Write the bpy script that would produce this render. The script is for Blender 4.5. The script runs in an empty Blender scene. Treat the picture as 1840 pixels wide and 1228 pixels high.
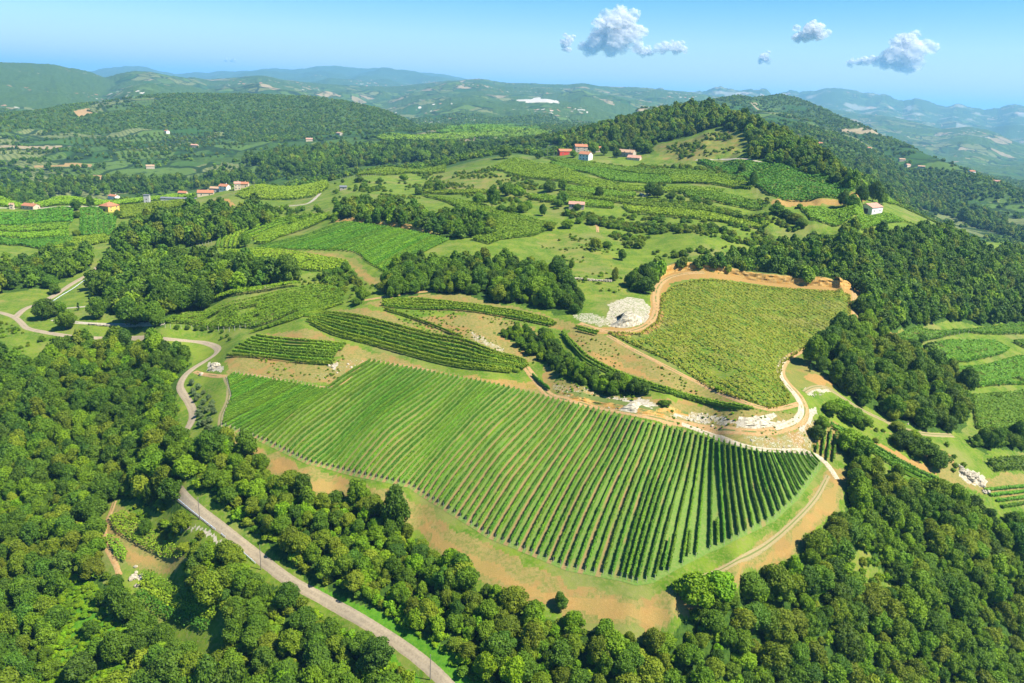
import bpy, math, random
import numpy as np
rng = np.random.default_rng(7)
random.seed(7)
sc = bpy.context.scene
COL = sc.collection
W, HH, F = 1840.0, 1228.0, 1431.0          # photograph size and focal length in its pixels
PITCH, ROLL, CAMZ = math.radians(17.24), math.radians(2.5), 125.0

# ------------------------------------------------------------------ camera
cd = bpy.data.cameras.new('camera'); cam = bpy.data.objects.new('camera', cd); COL.objects.link(cam)
cd.sensor_width = 36.0; cd.lens = F / W * 36.0
cd.clip_start = 1.0; cd.clip_end = 200000.0
from mathutils import Matrix, Vector
Rm = Matrix.Rotation(math.pi / 2 - PITCH, 4, 'X') @ Matrix.Rotation(ROLL, 4, 'Z')
cam.matrix_world = Matrix.Translation((0, 0, CAMZ)) @ Rm
sc.camera = cam
Rn = np.array(Rm.to_3x3())

# ------------------------------------------------------------------ light
SUN_AZ, SUN_EL = math.radians(112), math.radians(54)     # azimuth clockwise from +Y (the view), elevation
world = bpy.data.worlds.new('World'); sc.world = world; world.use_nodes = True
nt = world.node_tree; nt.nodes.clear()
sky = nt.nodes.new('ShaderNodeTexSky'); sky.sky_type = 'NISHITA'; sky.sun_disc = False
sky.sun_elevation = SUN_EL; sky.sun_rotation = SUN_AZ; sky.altitude = 300
sky.air_density = 1.0; sky.dust_density = 0.7; sky.ozone_density = 1.5
hs = nt.nodes.new('ShaderNodeHueSaturation'); hs.inputs['Hue'].default_value = 0.503; hs.inputs['Saturation'].default_value = 1.9
bg = nt.nodes.new('ShaderNodeBackground'); bg.inputs['Strength'].default_value = 0.064
wo = nt.nodes.new('ShaderNodeOutputWorld')
nt.links.new(sky.outputs[0], hs.inputs['Color']); nt.links.new(hs.outputs[0], bg.inputs['Color']); nt.links.new(bg.outputs[0], wo.inputs['Surface'])
sl = bpy.data.lights.new('sun', 'SUN'); sl.energy = 5.0; sl.angle = math.radians(0.53); sl.color = (1.0, 0.94, 0.80)
so = bpy.data.objects.new('sun', sl); COL.objects.link(so)
sdir = Vector((math.sin(SUN_AZ) * math.cos(SUN_EL), math.cos(SUN_AZ) * math.cos(SUN_EL), math.sin(SUN_EL)))
so.rotation_euler = sdir.to_track_quat('Z', 'Y').to_euler()
sc.view_settings.view_transform = 'Standard'; sc.view_settings.look = 'None'
sc.view_settings.gamma = 1.0; sc.view_settings.exposure = 1.32; sc.view_settings.use_curve_mapping = False
sc.render.engine = 'CYCLES'
cy = sc.cycles
cy.max_bounces = 5; cy.diffuse_bounces = 3; cy.glossy_bounces = 1; cy.transmission_bounces = 3; cy.volume_bounces = 1
cy.transparent_max_bounces = 32; cy.use_denoising = True; cy.use_adaptive_sampling = True; cy.adaptive_threshold = 0.01
cy.caustics_reflective = False; cy.caustics_refractive = False

# ------------------------------------------------------------------ photograph rays
def pix_dir(u, v):
    u = np.atleast_1d(np.asarray(u, float)); v = np.atleast_1d(np.asarray(v, float))
    d = np.stack([(u - W / 2) / F, -(v - HH / 2) / F, -np.ones_like(u)], -1) @ Rn.T
    return np.arctan2(d[:, 0], d[:, 1]), d[:, 2] / np.hypot(d[:, 0], d[:, 1])      # azimuth, slope of the ray
def project(P):
    q = (np.asarray(P, float) - np.array([0, 0, CAMZ])) @ Rn
    z = np.minimum(q[:, 2], -1e-6)
    return W / 2 + F * q[:, 0] / -z, HH / 2 - F * q[:, 1] / -z, q[:, 2] < -0.5

# ------------------------------------------------------------------ noise
def _hash(i, j, s):
    n = (i.astype(np.int64) * 374761393 + j.astype(np.int64) * 668265263 + s * 974634777) & 0x7fffffff
    n = ((n ^ (n >> 13)) * 1274126177) & 0x7fffffff
    return ((n ^ (n >> 16)) & 0xffff) / 65535.0
def vnoise(x, y, s=0):
    i = np.floor(x); j = np.floor(y); fx = x - i; fy = y - j
    fx = fx * fx * (3 - 2 * fx); fy = fy * fy * (3 - 2 * fy)
    a = _hash(i, j, s); b = _hash(i + 1, j, s); c = _hash(i, j + 1, s); d = _hash(i + 1, j + 1, s)
    return (a + (b - a) * fx) * (1 - fy) + (c + (d - c) * fx) * fy
def fbm(x, y, o=4, s=0):
    t = 0; a = 0.5; n = 0
    for k in range(o):
        t = t + a * vnoise(x * 2 ** k + 17.3 * k, y * 2 ** k - 9.1 * k, s + k); n += a; a *= 0.5
    return t / n
def sstep(a, b, x):
    t = np.clip((x - a) / (b - a), 0, 1); return t * t * (3 - 2 * t)

# ------------------------------------------------------------------ terrain heights: points of the photograph with the elevation that their size implies
CP = [  # u, v, z
 # main vineyard and clearing
 (409,683,7.5),(400,764,3.5),(481,794,2.5),(560,832,2),(650,850,2),(737,872,1),(798,909,0),(879,961,-1),(996,1013,-1.5),(1116,1037,-1),(1146,1045,-1),
 (1210,1013,1),(1301,977,2),(1391,930,3),(1431,893,4),(1472,833,6),(422,674,8),(594,704,10),(666,650,13.5),(780,672,14),(897,695,14),(1057,736,13.5),(1200,765,12.5),(1290,794,10.5),(1457,817,7.5),
 (700,780,8.5),(900,820,8.5),(1050,870,8),(1200,880,7.5),(1350,880,5.5),(560,760,6.5),
 (470,835,-1),(600,885,-3),(745,925,-3.5),(860,1025,-5),(940,1065,-5.5),(1130,1112,-6),(1210,1105,-5),(1330,1030,-1.5),(1450,950,0),(1505,865,3),
 # slopes below it, road
 (800,1228,-17),(740,1165,-16),(640,1095,-15),(560,1050,-14.5),(450,975,-12.5),(380,925,-10.5),(330,880,-8),(318,830,-5),(320,790,-3),(345,740,-1),(325,700,1),(345,660,3),(385,622,5),(350,612,4.5),
 (900,1228,-15),(1050,1228,-16),(1200,1228,-20),(1350,1228,-26),(1500,1228,-32),(1700,1228,-44),(1840,1228,-54),(1980,1228,-60),
 (1350,1120,-14),(1500,1100,-17),(1500,1000,-8),(1600,1000,-17),(1700,1100,-32),(1840,1100,-45),(1980,1000,-45),
 (1600,900,-4),(1700,950,-16),(1840,980,-28),
 (600,1180,-22),(400,1228,-32),(400,1080,-21),(200,1228,-40),(0,1228,-45),(-150,1228,-45),(0,1050,-38),(200,1060,-30),(300,980,-22),(210,930,-22),(0,900,-30),(150,850,-22),(250,760,-10),(0,760,-19),(150,700,-10),(250,650,-2),(0,640,-6),(-150,800,-25),(-150,640,-10),
 # upper left
 (40,572,-1),(100,535,0),(160,495,3),(0,555,-1),(60,510,1),(-100,520,0),(150,585,1.5),(300,590,6),(230,560,4),(450,590,12),(400,600,8),(300,580,10),(295,565,12),(420,530,19),(520,515,22),(620,540,22),(560,560,18.5),
 (430,625,11.5),(600,650,14),(520,610,15),(410,650,9),
 (330,500,8),(200,500,5),(200,440,4),(330,420,9),(60,400,3),(0,440,1),(-120,420,2),(197,378,6),(0,355,6),(100,360,5.5),(-120,360,5),(265,358,7),(320,352,9),
 (480,500,22),(480,400,21),(400,440,15),(600,430,31),(600,400,36),(700,420,36),(690,480,30),(780,420,40),(640,480,27),(560,400,30),(470,445,24),
 (580,350,31),(640,345,38),(500,345,22),(450,335,17),(425,338,16),(370,350,12),(640,315,36),(700,305,41),
 # centre
 (545,568,20),(620,600,18),(700,610,17.5),(800,640,16.5),(945,672,15.5),(880,640,19),(660,545,24),(800,520,29),(700,545,25),(840,555,26),(1000,582,25),(900,600,21.5),(1000,640,19.5),(985,690,15),(950,560,27),
 (1050,690,19),(1200,720,19),(1340,738,19.5),(1200,690,21),(1080,600,26),(1180,590,28),(1100,640,23),
 (1160,760,14.5),(1400,770,15.5),(1300,770,14.5),(1440,750,17),(1460,710,18),(1420,650,21),(1470,800,9.5),
 (870,490,34),(950,480,36),(1000,540,31),(1050,560,29),(1050,480,37),(1100,500,35.5),(1000,420,42),(900,420,43),(1150,430,42),(1150,540,32),
 (1200,515,33),(1340,500,35),(1530,520,33),(1530,600,26),(1350,600,28),(1400,720,20.5),(1250,640,25),
 # upper centre terraces
 (900,350,48.5),(750,330,39),(820,370,45),(1035,370,52),(1200,380,52),(1350,400,50),(1200,340,59),(1100,320,60),(950,310,56),(850,300,52),(1250,450,43),(1350,470,39),
 (930,275,60),(1050,292,65),(1150,292,66),(1250,295,69),(1000,260,65),(1260,290,69),(1400,325,66),(1440,357,60),(1530,348,58),(1563,382,53),(1480,400,50),(1600,400,49),(1700,420,38),(1650,500,27),(1500,450,41),
 (1620,590,18),(1560,640,17),(1600,680,13),(1500,690,16.5),(1680,760,2),(1740,700,0),(1650,640,8),(1840,560,3),(1750,600,5),(1840,640,-3),(1980,600,-10),(1750,780,-5),(1840,780,-10),(1600,780,5),(1700,850,-5),(1840,880,-17),(1780,900,-14),(1560,820,5),(1560,760,8),(1980,800,-25),
 (1840,480,6),(1800,440,12),(1980,480,-5),
]
CQ = [  # u, v(for azimuth only), distance, z
 (900,165,60,-60),(300,165,60,-70),(1500,165,60,-80),(-300,165,60,-70),(2200,165,60,-80),
 (900,165,130,-35),(300,165,130,-52),(1500,165,150,-48),(-300,165,150,-60),(2200,165,150,-75),
 (-400,165,400,-20),(2300,165,400,-50),(-400,165,900,-15),(2300,165,900,-60),
 (60,165,950,-18),(-200,165,1100,-28),(60,165,1340,-30),(300,165,1100,-24),(300,165,1380,-24),(300,165,1700,-8),(60,165,1700,-15),(-300,165,1800,-15),
 (450,165,1000,-6),(500,165,1246,2),(600,165,1100,12),(600,165,1446,18),(700,165,1000,25),(700,165,1250,22),(700,165,1515,35),(830,165,1300,34),(830,165,1770,44),(1000,165,1250,50),(1000,165,1700,46),
 (980,165,1000,55),(1100,165,880,68),(1230,165,860,72),(1300,165,760,72),
 (60,165,3500,-5),(300,165,3500,-10),(600,165,3000,0),(800,165,3000,10),(1000,165,2900,30),(1100,165,2000,60),(1250,165,1800,70),(1250,165,3000,60),
 (1400,165,1300,60),(1400,165,2200,110),(1500,165,1000,48),(1500,165,1800,72),(1560,165,1600,45),(1560,165,2500,50),(1650,165,1500,-9),(1650,165,1000,25),(1700,165,2200,-10),(1840,165,1700,-38),(1750,165,900,3),(1840,165,900,-14),(2100,165,1700,-70),
 (0,165,5000,0),(400,165,5000,-10),(800,165,5500,10),(1200,165,5500,20),(1500,165,5000,0),(1700,165,5000,-95),(1840,165,4000,-100),(1840,165,7000,-105),(2100,165,5000,-110),
 (0,165,12000,0),(600,165,12000,0),(1200,165,12000,0),(1840,165,12000,-100),(0,165,40000,0),(900,165,40000,0),(1840,165,40000,0),(2400,165,12000,-100),(-400,165,12000,0),(-400,165,4000,0),
]
u, v, z = np.array(CP, float).T
a, s = pix_dir(u, v)
r = (z - CAMZ) / s
pa, pl, pz = a, np.log(r), z
u, v, rr, zz = np.array(CQ, float).T
a2, _ = pix_dir(u, v)
pa = np.concatenate([pa, a2]); pl = np.concatenate([pl, np.log(rr)]); pz = np.concatenate([pz, zz])
KA = 3.0                                                       # azimuth weight against ln(distance)
def tps_fit(X, z, lam):
    n = len(z); d = np.hypot(X[:, None, 0] - X[None, :, 0], X[:, None, 1] - X[None, :, 1])
    K = np.where(d > 0, d * d * np.log(d + 1e-12), 0) + lam * np.eye(n)
    P = np.concatenate([np.ones((n, 1)), X], 1)
    A = np.block([[K, P], [P.T, np.zeros((3, 3))]])
    return np.linalg.solve(A, np.concatenate([z, np.zeros(3)]))
X = np.stack([pa * KA, pl], -1)
wgt = tps_fit(X, pz, 4e-4)
def tps_eval(A, L):
    sh = A.shape; A = A.ravel() * KA; L = L.ravel(); out = np.empty(A.size)
    for i in range(0, A.size, 40000):
        d2 = (A[i:i + 40000, None] - X[None, :, 0]) ** 2 + (L[i:i + 40000, None] - X[None, :, 1]) ** 2
        out[i:i + 40000] = (0.5 * d2 * np.log(d2 + 1e-12)) @ wgt[:-3] + wgt[-3] + wgt[-2] * A[i:i + 40000] + wgt[-1] * L[i:i + 40000]
    return out.reshape(sh)

# hill and mountain crests: (u, v, distance) of the skyline of each; front and back slope; roughness
CREST = {
 'forest_hill':   ([(840,262,1450),(960,250,1200),(1010,243,1150),(1060,230,1120),(1100,220,1090),(1150,208,1090),(1200,202,1080),(1250,197,1060),(1275,195,1040),(1310,205,1000),(1340,212,950),(1380,224,900),(1410,238,850),(1450,268,790),(1480,292,740),(1510,315,700),(1540,345,640)], .17, .30, 5, 0),
 'left_hill':     ([(-300,215,2100),(-100,212,2200),(0,208,2300),(60,203,2400),(110,193,2500),(160,187,2600),(250,175,2700),(330,170,2750),(400,171,2750),(480,172,2700),(560,176,2600),(620,184,2500),(680,197,2350),(720,212,2200),(760,235,2000),(800,262,1800)], .105, .12, 14, 0),
 'knoll_hill':    ([(740,250,1800),(790,238,1800),(830,228,1800),(880,226,1850),(940,232,1850),(1000,240,1800)], .10, .2, 3, 0),
 'far_cones':     ([(1150,196,2400),(1220,188,2600),(1270,183,2700),(1300,177,2750),(1325,173,2750),(1350,178,2800),(1370,176,3000),(1400,171,3100),(1425,176,3050),(1450,185,2950),(1480,197,2800),(1510,212,2600),(1560,232,2400),(1600,250,2250),(1650,272,2100),(1700,292,1950),(1760,318,1800),(1840,348,1700),(2000,400,1500)], .14, .2, 12, 0),
 'quarry_hill':   ([(740,215,3300),(790,196,3700),(830,184,3900),(860,181,4000),(900,184,4100),(935,179,4200),(980,178,4200),(1010,183,4200),(1060,192,4100),(1100,204,4000),(1150,220,3800)], .07, .1, 16, 1),
 'green_range':   ([(-300,150,5200),(0,150,5200),(160,146,5600),(230,130,5440),(270,128,5440),(310,138,5440),(380,143,6400),(440,138,6400),(470,135,6400),(510,144,6400),(600,153,6800),(700,157,7200),(760,150,7200),(830,144,7200),(865,142,7200),(900,149,7200),(980,152,7200),(1030,153,7200),(1045,149,7200),(1065,154,7200),(1150,158,7600),(1230,165,7600),(1300,175,7600),(1400,190,7200),(1500,205,7200)], .045, .08, 60, 1),
 'left_range':    ([(-400,110,5200),(-100,110,5200),(0,113,5300),(50,114,5400),(100,117,5400),(120,123,5400),(160,129,5400),(180,138,5300),(210,150,5200),(260,170,5000)], .10, .12, 30, 0),
 'valley_hill':   ([(1450,190,8500),(1550,206,8000),(1590,208,7800),(1640,218,7500),(1690,232,7000),(1740,228,7000),(1780,236,6800),(1840,262,6500),(1950,280,6500)], .06, .1, 40, 1),
 'cliff_range':   ([(1180,162,10666),(1250,162,10666),(1290,160,10666),(1330,162,10666),(1350,159,10666),(1375,162,10666),(1392,174,11333),(1410,167,12000),(1440,163,12000),(1500,160,12000),(1530,166,12000),(1550,171,12000),(1590,170,12000),(1625,184,12000),(1650,178,12000),(1690,191,12000),(1720,187,12000),(1760,194,12000),(1790,198,12000),(1820,192,12000),(1850,194,12000),(1950,190,12000),(2200,185,12000)], .09, .12, 150, 2),
 'blue_range':    ([(-400,120,15000),(0,128,15000),(160,128,15000),(210,119,15000),(250,119,15000),(290,127,15000),(320,134,15000),(400,129,15000),(470,125,15000),(540,124,15000),(580,120,15000),(640,123,15000),(690,124,15000),(740,129,15000),(800,134,15000),(830,142,15000),(900,160,15000),(1100,175,15000)], .05, .08, 110, 2),
}
NA, NR = 1300, 900
fov = math.radians(38)
A0 = np.concatenate([-fov + np.linspace(-math.radians(27), 0, 100, endpoint=False), np.linspace(-fov, fov, NA - 200), fov + np.linspace(0, math.radians(27), 101)[1:]])
def azi(a): return np.interp(a, A0, np.arange(NA))
# distances: steps follow the size a cell has in the picture
lr = []
x = math.log(55.0)
while x < math.log(46000.0):
    rr_ = math.exp(x)
    step = 0.0052 if rr_ < 900 else (0.0075 if rr_ < 3000 else 0.011)
    if rr_ < 150: step = 0.012
    lr.append(x); x += step
L0 = np.array(lr); NR = len(L0)
GA, GL = np.meshgrid(A0, L0, indexing='ij')
# coarse evaluation, then cubic-smooth refinement
ca = np.linspace(A0[0], A0[-1], 420); cl = np.linspace(L0[0], L0[-1], 420)
CZ = tps_eval(*np.meshgrid(ca, cl, indexing='ij'))
def cubic1(M, xq, x0, dx, axis):
    M = np.moveaxis(M, axis, 0); t = (xq - x0) / dx; i = np.clip(np.floor(t).astype(int), 0, M.shape[0] - 2); f = (t - i)[:, None]
    p0 = M[np.clip(i - 1, 0, None)]; p1 = M[i]; p2 = M[i + 1]; p3 = M[np.clip(i + 2, None, M.shape[0] - 1)]
    o = 0.5 * (2 * p1 + (p2 - p0) * f + (2 * p0 - 5 * p1 + 4 * p2 - p3) * f ** 2 + (3 * p1 - p0 - 3 * p2 + p3) * f ** 3)
    return np.moveaxis(o, 0, axis)
Z = cubic1(cubic1(CZ, A0, ca[0], ca[1] - ca[0], 0), L0, cl[0], cl[1] - cl[0], 1)
RR = np.exp(GL); GX = RR * np.sin(GA); GY = RR * np.cos(GA)
base_noise = (fbm(GX / 60, GY / 60, 5, 3) - .5) * np.clip((RR - 300) / 1500, 0.01, 1) * 16 + (fbm(GX / 420, GY / 420, 4, 9) - .5) * np.clip((RR - 1200) / 4000, 0, 1) * 90
Z = Z + base_noise
Z += (fbm(GX / 9, GY / 9, 3, 5) - .5) * 0.5
KIND = np.zeros(Z.shape, np.int8)
for ci, (nm, (pts, sf, sb, rough, style)) in enumerate(CREST.items()):
    uu, vv, rc = np.array(pts, float).T
    ac, slp = pix_dir(uu, vv)
    fine = np.linspace(ac[0], ac[-1], 400)
    zc = CAMZ + np.interp(fine, ac, slp) * np.interp(fine, ac, rc); rcf = np.interp(fine, ac, rc)
    k = np.ones(7) / 7
    zc = np.convolve(np.pad(zc, 3, 'edge'), k, 'valid')
    zcr = np.interp(A0, fine, zc); rcr = np.interp(A0, fine, rcf)
    edge = sstep(ac[0] - .04, ac[0], A0) * sstep(ac[-1] + .04, ac[-1], A0)
    jag = (fbm(A0 * 75, A0 * 0 + ci, 5, ci) - .5) * rcr * (.0100 if nm == 'cliff_range' else .0035 if style == 2 else .0012)
    dr = RR - rcr[:, None]
    rnd = 0.035 * rcr[:, None]
    soft = np.sqrt(dr * dr + rnd * rnd) - rnd
    drop = np.where(dr < 0, soft * sf, soft * sb)
    if rough:
        sc_ = rough * 9.0
        rdg = 1 - np.abs(2 * fbm(GX / sc_, GY / sc_, 5, 20 + ci) - 1)
        away = sstep(0.0, 0.12, np.abs(dr) / rcr[:, None])
        drop = drop + (rdg - .55) * rough * 1.6 * away
        if style == 2: drop = drop * (0.75 + .5 * fbm(GX / 1500, GY / 1500, 3, 50 + ci))
    drop = drop + np.where(dr < 0, np.clip(-dr / rcr[:, None] - .38, 0, 1), 0) * rcr[:, None] * 1.0
    zl = zcr[:, None] + jag[:, None] * np.exp(-(dr / (.05 * rcr[:, None])) ** 2) - drop
    zl = zl - (1 - edge[:, None]) * rcr[:, None] * .12 - np.where(edge[:, None] <= 0, 5000, 0)
    m = zl > Z
    kk = 0.0035 * RR + .5
    h = np.clip(0.5 + 0.5 * (zl - Z) / kk, 0, 1)
    Z = Z * (1 - h) + zl * h + kk * h * (1 - h) * .5
    KIND[m] = ci + 1

def ground(x, y):
    """height of the terrain mesh at world x, y"""
    x = np.asarray(x, float); y = np.asarray(y, float)
    a = np.arctan2(x, y); l = np.log(np.maximum(np.hypot(x, y), 56))
    ti = np.clip(azi(a), 0, NA - 1.001); tj = np.clip(np.interp(l, L0, np.arange(NR)), 0, NR - 1.001)
    i = ti.astype(int); j = tj.astype(int); f = ti - i; g = tj - j
    return (Z[i, j] * (1 - f) + Z[i + 1, j] * f) * (1 - g) + (Z[i, j + 1] * (1 - f) + Z[i + 1, j + 1] * f) * g
def hit(u, v, rmin=60.0):
    """where the sight line through a pixel of the photograph meets the ground"""
    a, s = pix_dir(u, v); i = np.clip(azi(a), 0, NA - 1.001)
    out = []
    for k in range(len(a)):
        i0 = int(i[k]); f = i[k] - i0
        col = Z[i0] * (1 - f) + Z[i0 + 1] * f
        d = col - (CAMZ + s[k] * np.exp(L0)); ok = np.where((d[1:] >= 0) & (np.exp(L0[1:]) > rmin))[0]
        j = ok[0] if len(ok) else NR - 2
        t = np.clip(-d[j] / (d[j + 1] - d[j] + 1e-9), 0, 1); rr = math.exp(L0[j] * (1 - t) + L0[j + 1] * t)
        x, y = rr * math.sin(a[k]), rr * math.cos(a[k])
        out.append((x, y, col[j] * (1 - t) + col[j + 1] * t))
    return np.array(out)
def poly(pts):
    p = np.array(pts, float); return hit(p[:, 0], p[:, 1])
def inside(P, x, y):
    """points x, y inside the world polygon P"""
    x = np.asarray(x); y = np.asarray(y); res = np.zeros(x.shape, bool)
    x0, y0 = P[:, 0].min(), P[:, 1].min(); x1, y1 = P[:, 0].max(), P[:, 1].max()
    bb = (x >= x0) & (x <= x1) & (y >= y0) & (y <= y1)
    xs, ys = x[bb], y[bb]; c = np.zeros(xs.shape, bool)
    for k in range(len(P)):
        ax, ay = P[k - 1, :2]; bx, by = P[k, :2]
        if ay == by: continue
        cr = ((ay > ys) != (by > ys)) & (xs < (bx - ax) * (ys - ay) / (by - ay) + ax)
        c ^= cr
    res[bb] = c; return res
def dense(pts, n=8, closed=False):
    """smooth polyline through picture points"""
    p = np.array(pts, float); out = []
    m = len(p)
    for k in range(m if closed else m - 1):
        p0 = p[(k - 1) % m] if (closed or k > 0) else p[k]; p1 = p[k]; p2 = p[(k + 1) % m]; p3 = p[(k + 2) % m] if (closed or k < m - 2) else p2
        for t in np.arange(n) / n:
            out.append(0.5 * (2 * p1 + (p2 - p0) * t + (2 * p0 - 5 * p1 + 4 * p2 - p3) * t * t + (3 * p1 - p0 - 3 * p2 + p3) * t ** 3))
    if not closed: out.append(p[-1])
    return np.array(out)

# ------------------------------------------------------------------ object helpers
def tag(o, label=None, cat=None, group=None, kind=None):
    if label: o['label'] = label
    if cat: o['category'] = cat
    if group: o['group'] = group
    if kind: o['kind'] = kind
    return o
def make_mesh(name, V, Fq=None, Ft=None, mats=(), mat_idx=None, attrs=None, uv=None, smooth=False):
    """mesh from arrays: Fq quads (n,4) and Ft triangles (n,3)"""
    me = bpy.data.meshes.new(name)
    V = np.asarray(V, np.float32)
    nq = 0 if Fq is None else len(Fq); n3 = 0 if Ft is None else len(Ft)
    loops = []; 
    if nq: loops.append(np.asarray(Fq, np.int32).ravel())
    if n3: loops.append(np.asarray(Ft, np.int32).ravel())
    loops = np.concatenate(loops)
    me.vertices.add(len(V)); me.vertices.foreach_set('co', V.ravel())
    me.loops.add(len(loops)); me.loops.foreach_set('vertex_index', loops)
    st = np.concatenate([np.arange(nq) * 4, nq * 4 + np.arange(n3) * 3]).astype(np.int32)
    me.polygons.add(nq + n3); me.polygons.foreach_set('loop_start', st)
    if mat_idx is not None: me.polygons.foreach_set('material_index', np.asarray(mat_idx, np.int32))
    me.polygons.foreach_set('use_smooth', np.full(nq + n3, bool(smooth)))
    me.update(calc_edges=True)
    for m in mats: me.materials.append(m)
    if attrs:
        for k, (typ, dat) in attrs.items():
            at = me.attributes.new(k, typ, 'POINT')
            at.data.foreach_set({'FLOAT_COLOR': 'color', 'FLOAT': 'value', 'FLOAT_VECTOR': 'vector'}[typ], np.asarray(dat, np.float32).ravel())
    if uv is not None:
        l = me.uv_layers.new(name='UVMap'); l.data.foreach_set('uv', np.asarray(uv, np.float32)[loops].ravel())
    return me
def link(name, me, parent=None, loc=None, **kw):
    o = bpy.data.objects.new(name, me); COL.objects.link(o)
    if parent: o.parent = parent
    if loc is not None: o.location = loc
    return tag(o, **kw)

class N:
    """small node-tree writer"""
    def __init__(s, name):
        s.m = bpy.data.materials.new(name); s.m.use_nodes = True; s.t = s.m.node_tree; s.t.nodes.clear()
        s.out = s.t.nodes.new('ShaderNodeOutputMaterial')
    def n(s, typ, **kw):
        nd = s.t.nodes.new('ShaderNode' + typ)
        for k, v in kw.items():
            if k.startswith('i_'): nd.inputs[k[2:].replace('_', ' ')].default_value = v
            elif hasattr(nd, k): setattr(nd, k, v)
        return nd
    def l(s, a, b): s.t.links.new(a, b)
    def noise(s, vec, scale, detail=4, rough=.55):
        nd = s.n('TexNoise'); nd.inputs['Scale'].default_value = scale; nd.inputs['Detail'].default_value = detail; nd.inputs['Roughness'].default_value = rough
        if vec is not None: s.l(vec, nd.inputs['Vector'])
        return nd.outputs['Fac']
    def math(s, op, a, b=None, c=None, clamp=False):
        nd = s.n('Math', operation=op, use_clamp=clamp)
        for i, x in enumerate((a, b, c)):
            if x is None: continue
            if isinstance(x, (int, float)): nd.inputs[i].default_value = x
            else: s.l(x, nd.inputs[i])
        return nd.outputs[0]
    def ramp(s, fac, lo, hi):
        nd = s.n('MapRange', interpolation_type='SMOOTHSTEP'); s.l(fac, nd.inputs['Value'])
        nd.inputs['From Min'].default_value = lo; nd.inputs['From Max'].default_value = hi
        return nd.outputs[0]
    def mix(s, fac, a, b, mode='MIX'):
        nd = s.n('Mix', data_type='RGBA', blend_type=mode)
        if isinstance(fac, (int, float)): nd.inputs['Factor'].default_value = fac
        else: s.l(fac, nd.inputs['Factor'])
        for i, x in ((6, a), (7, b)):
            if isinstance(x, tuple): nd.inputs[i].default_value = (*x[:3], 1)
            else: s.l(x, nd.inputs[i])
        return nd.outputs[2]
    def surf(s, col, rough=.9, bump=None, dist=.2, strength=.5, trans=None, spec=.2):
        b = s.n('BsdfPrincipled'); b.inputs['Roughness'].default_value = rough; b.inputs['Specular IOR Level'].default_value = spec
        if isinstance(col, tuple): b.inputs['Base Color'].default_value = (*col, 1)
        else: s.l(col, b.inputs['Base Color'])
        if bump is not None:
            bp = s.n('Bump'); bp.inputs['Distance'].default_value = dist; bp.inputs['Strength'].default_value = strength
            s.l(bump, bp.inputs['Height']); s.l(bp.outputs[0], b.inputs['Normal'])
        if trans:
            t = s.n('BsdfTranslucent')
            if isinstance(col, tuple): t.inputs['Color'].default_value = (*col, 1)
            else: s.l(col, t.inputs['Color'])
            mx = s.n('MixShader'); mx.inputs[0].default_value = trans
            s.l(b.outputs[0], mx.inputs[1]); s.l(t.outputs[0], mx.inputs[2]); s.l(mx.outputs[0], s.out.inputs['Surface'])
        else: s.l(b.outputs[0], s.out.inputs['Surface'])
        return s.m
def flat(name, col, rough=.85, var=.25, scale=2.0, spec=.2):
    s = N(name); g = s.n('NewGeometry'); n = s.noise(g.outputs['Position'], scale, 5)
    c = s.mix(s.ramp(n, .3, .7), tuple(x * (1 - var) for x in col), tuple(min(1, x * (1 + var)) for x in col))
    return s.surf(c, rough, bump=n, dist=.05, strength=.3, spec=spec)

# ------------------------------------------------------------------ land cover, from outlines seen in the photograph and laid on the ground
DRY, SOIL, ROCK, WOODS, LIME, FIELD = range(6)
cover = np.zeros((6,) + Z.shape, np.float32)
warpx = (fbm(GX / 5, GY / 5, 3, 31) - .5) * 5; warpy = (fbm(GX / 5, GY / 5, 3, 32) - .5) * 5
near = RR < 1000
def paint(k, pts, val=1.0, warp=1.0, sm=True):
    P = poly(dense(pts, 4, True) if sm else pts)
    m = inside(P, np.where(near, GX + warpx * warp, 1e9), GY + warpy * warp)
    cover[k][m] = val
    return P
WOODPOLY = {}
def wood(name, pts, sm=False):
    WOODPOLY[name] = (poly(pts), pts)
    paint(WOODS, pts, 1.0, 1.0, sm)
# dry banks
MAINV = [(409,680),(425,674),(486,684),(546,694),(598,706),(666,650),(780,672),(897,695),(1057,736),(1200,765),(1290,794),(1370,815),(1400,818),(1457,817),(1472,834),(1431,893),(1391,930),(1301,977),(1210,1013),(1146,1047),(1116,1037),(996,1013),(879,961),(798,909),(737,872),(650,852),(560,832),(481,796),(400,765),(404,740),(417,715),(419,690)]
paint(DRY, [(398,768),(440,785),(520,825),(620,862),(700,882),(760,905),(830,955),(900,990),(980,1030),(1080,1065),(1150,1075),(1230,1045),(1320,1000),(1400,950),(1450,910),(1475,850),(1500,840),(1530,860),(1500,920),(1440,990),(1330,1045),(1210,1120),(1120,1125),(1000,1100),(900,1062),(820,1020),(760,970),(720,930),(650,905),(560,885),(500,855),(450,825),(398,790)], .75)
paint(SOIL, [(470,820),(520,838),(600,870),(680,893),(745,925),(800,965),(860,1000),(930,1035),(1020,1068),(1120,1085),(1200,1090),(1210,1112),(1120,1114),(1030,1098),(940,1068),(870,1034),(830,1015),(790,990),(745,935),(690,925),(640,890),(560,880),(505,855)], .54)
paint(SOIL, [(1225,1062),(1320,1022),(1400,985),(1460,920),(1497,860),(1512,870),(1490,925),(1440,970),(1400,1005),(1330,1035),(1260,1052),(1215,1068)], .52)
paint(DRY, [(408,640),(430,638),(520,645),(590,655),(640,632),(665,640),(640,660),(605,692),(560,688),(480,680),(415,672)], .8)
paint(ROCK, [(560,672),(600,668),(640,640),(655,644),(630,668),(600,690),(575,690)], 0.35)
paint(ROCK, [(590,656),(600,654),(608,656),(600,662),(592,662)], 0.77)
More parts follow.
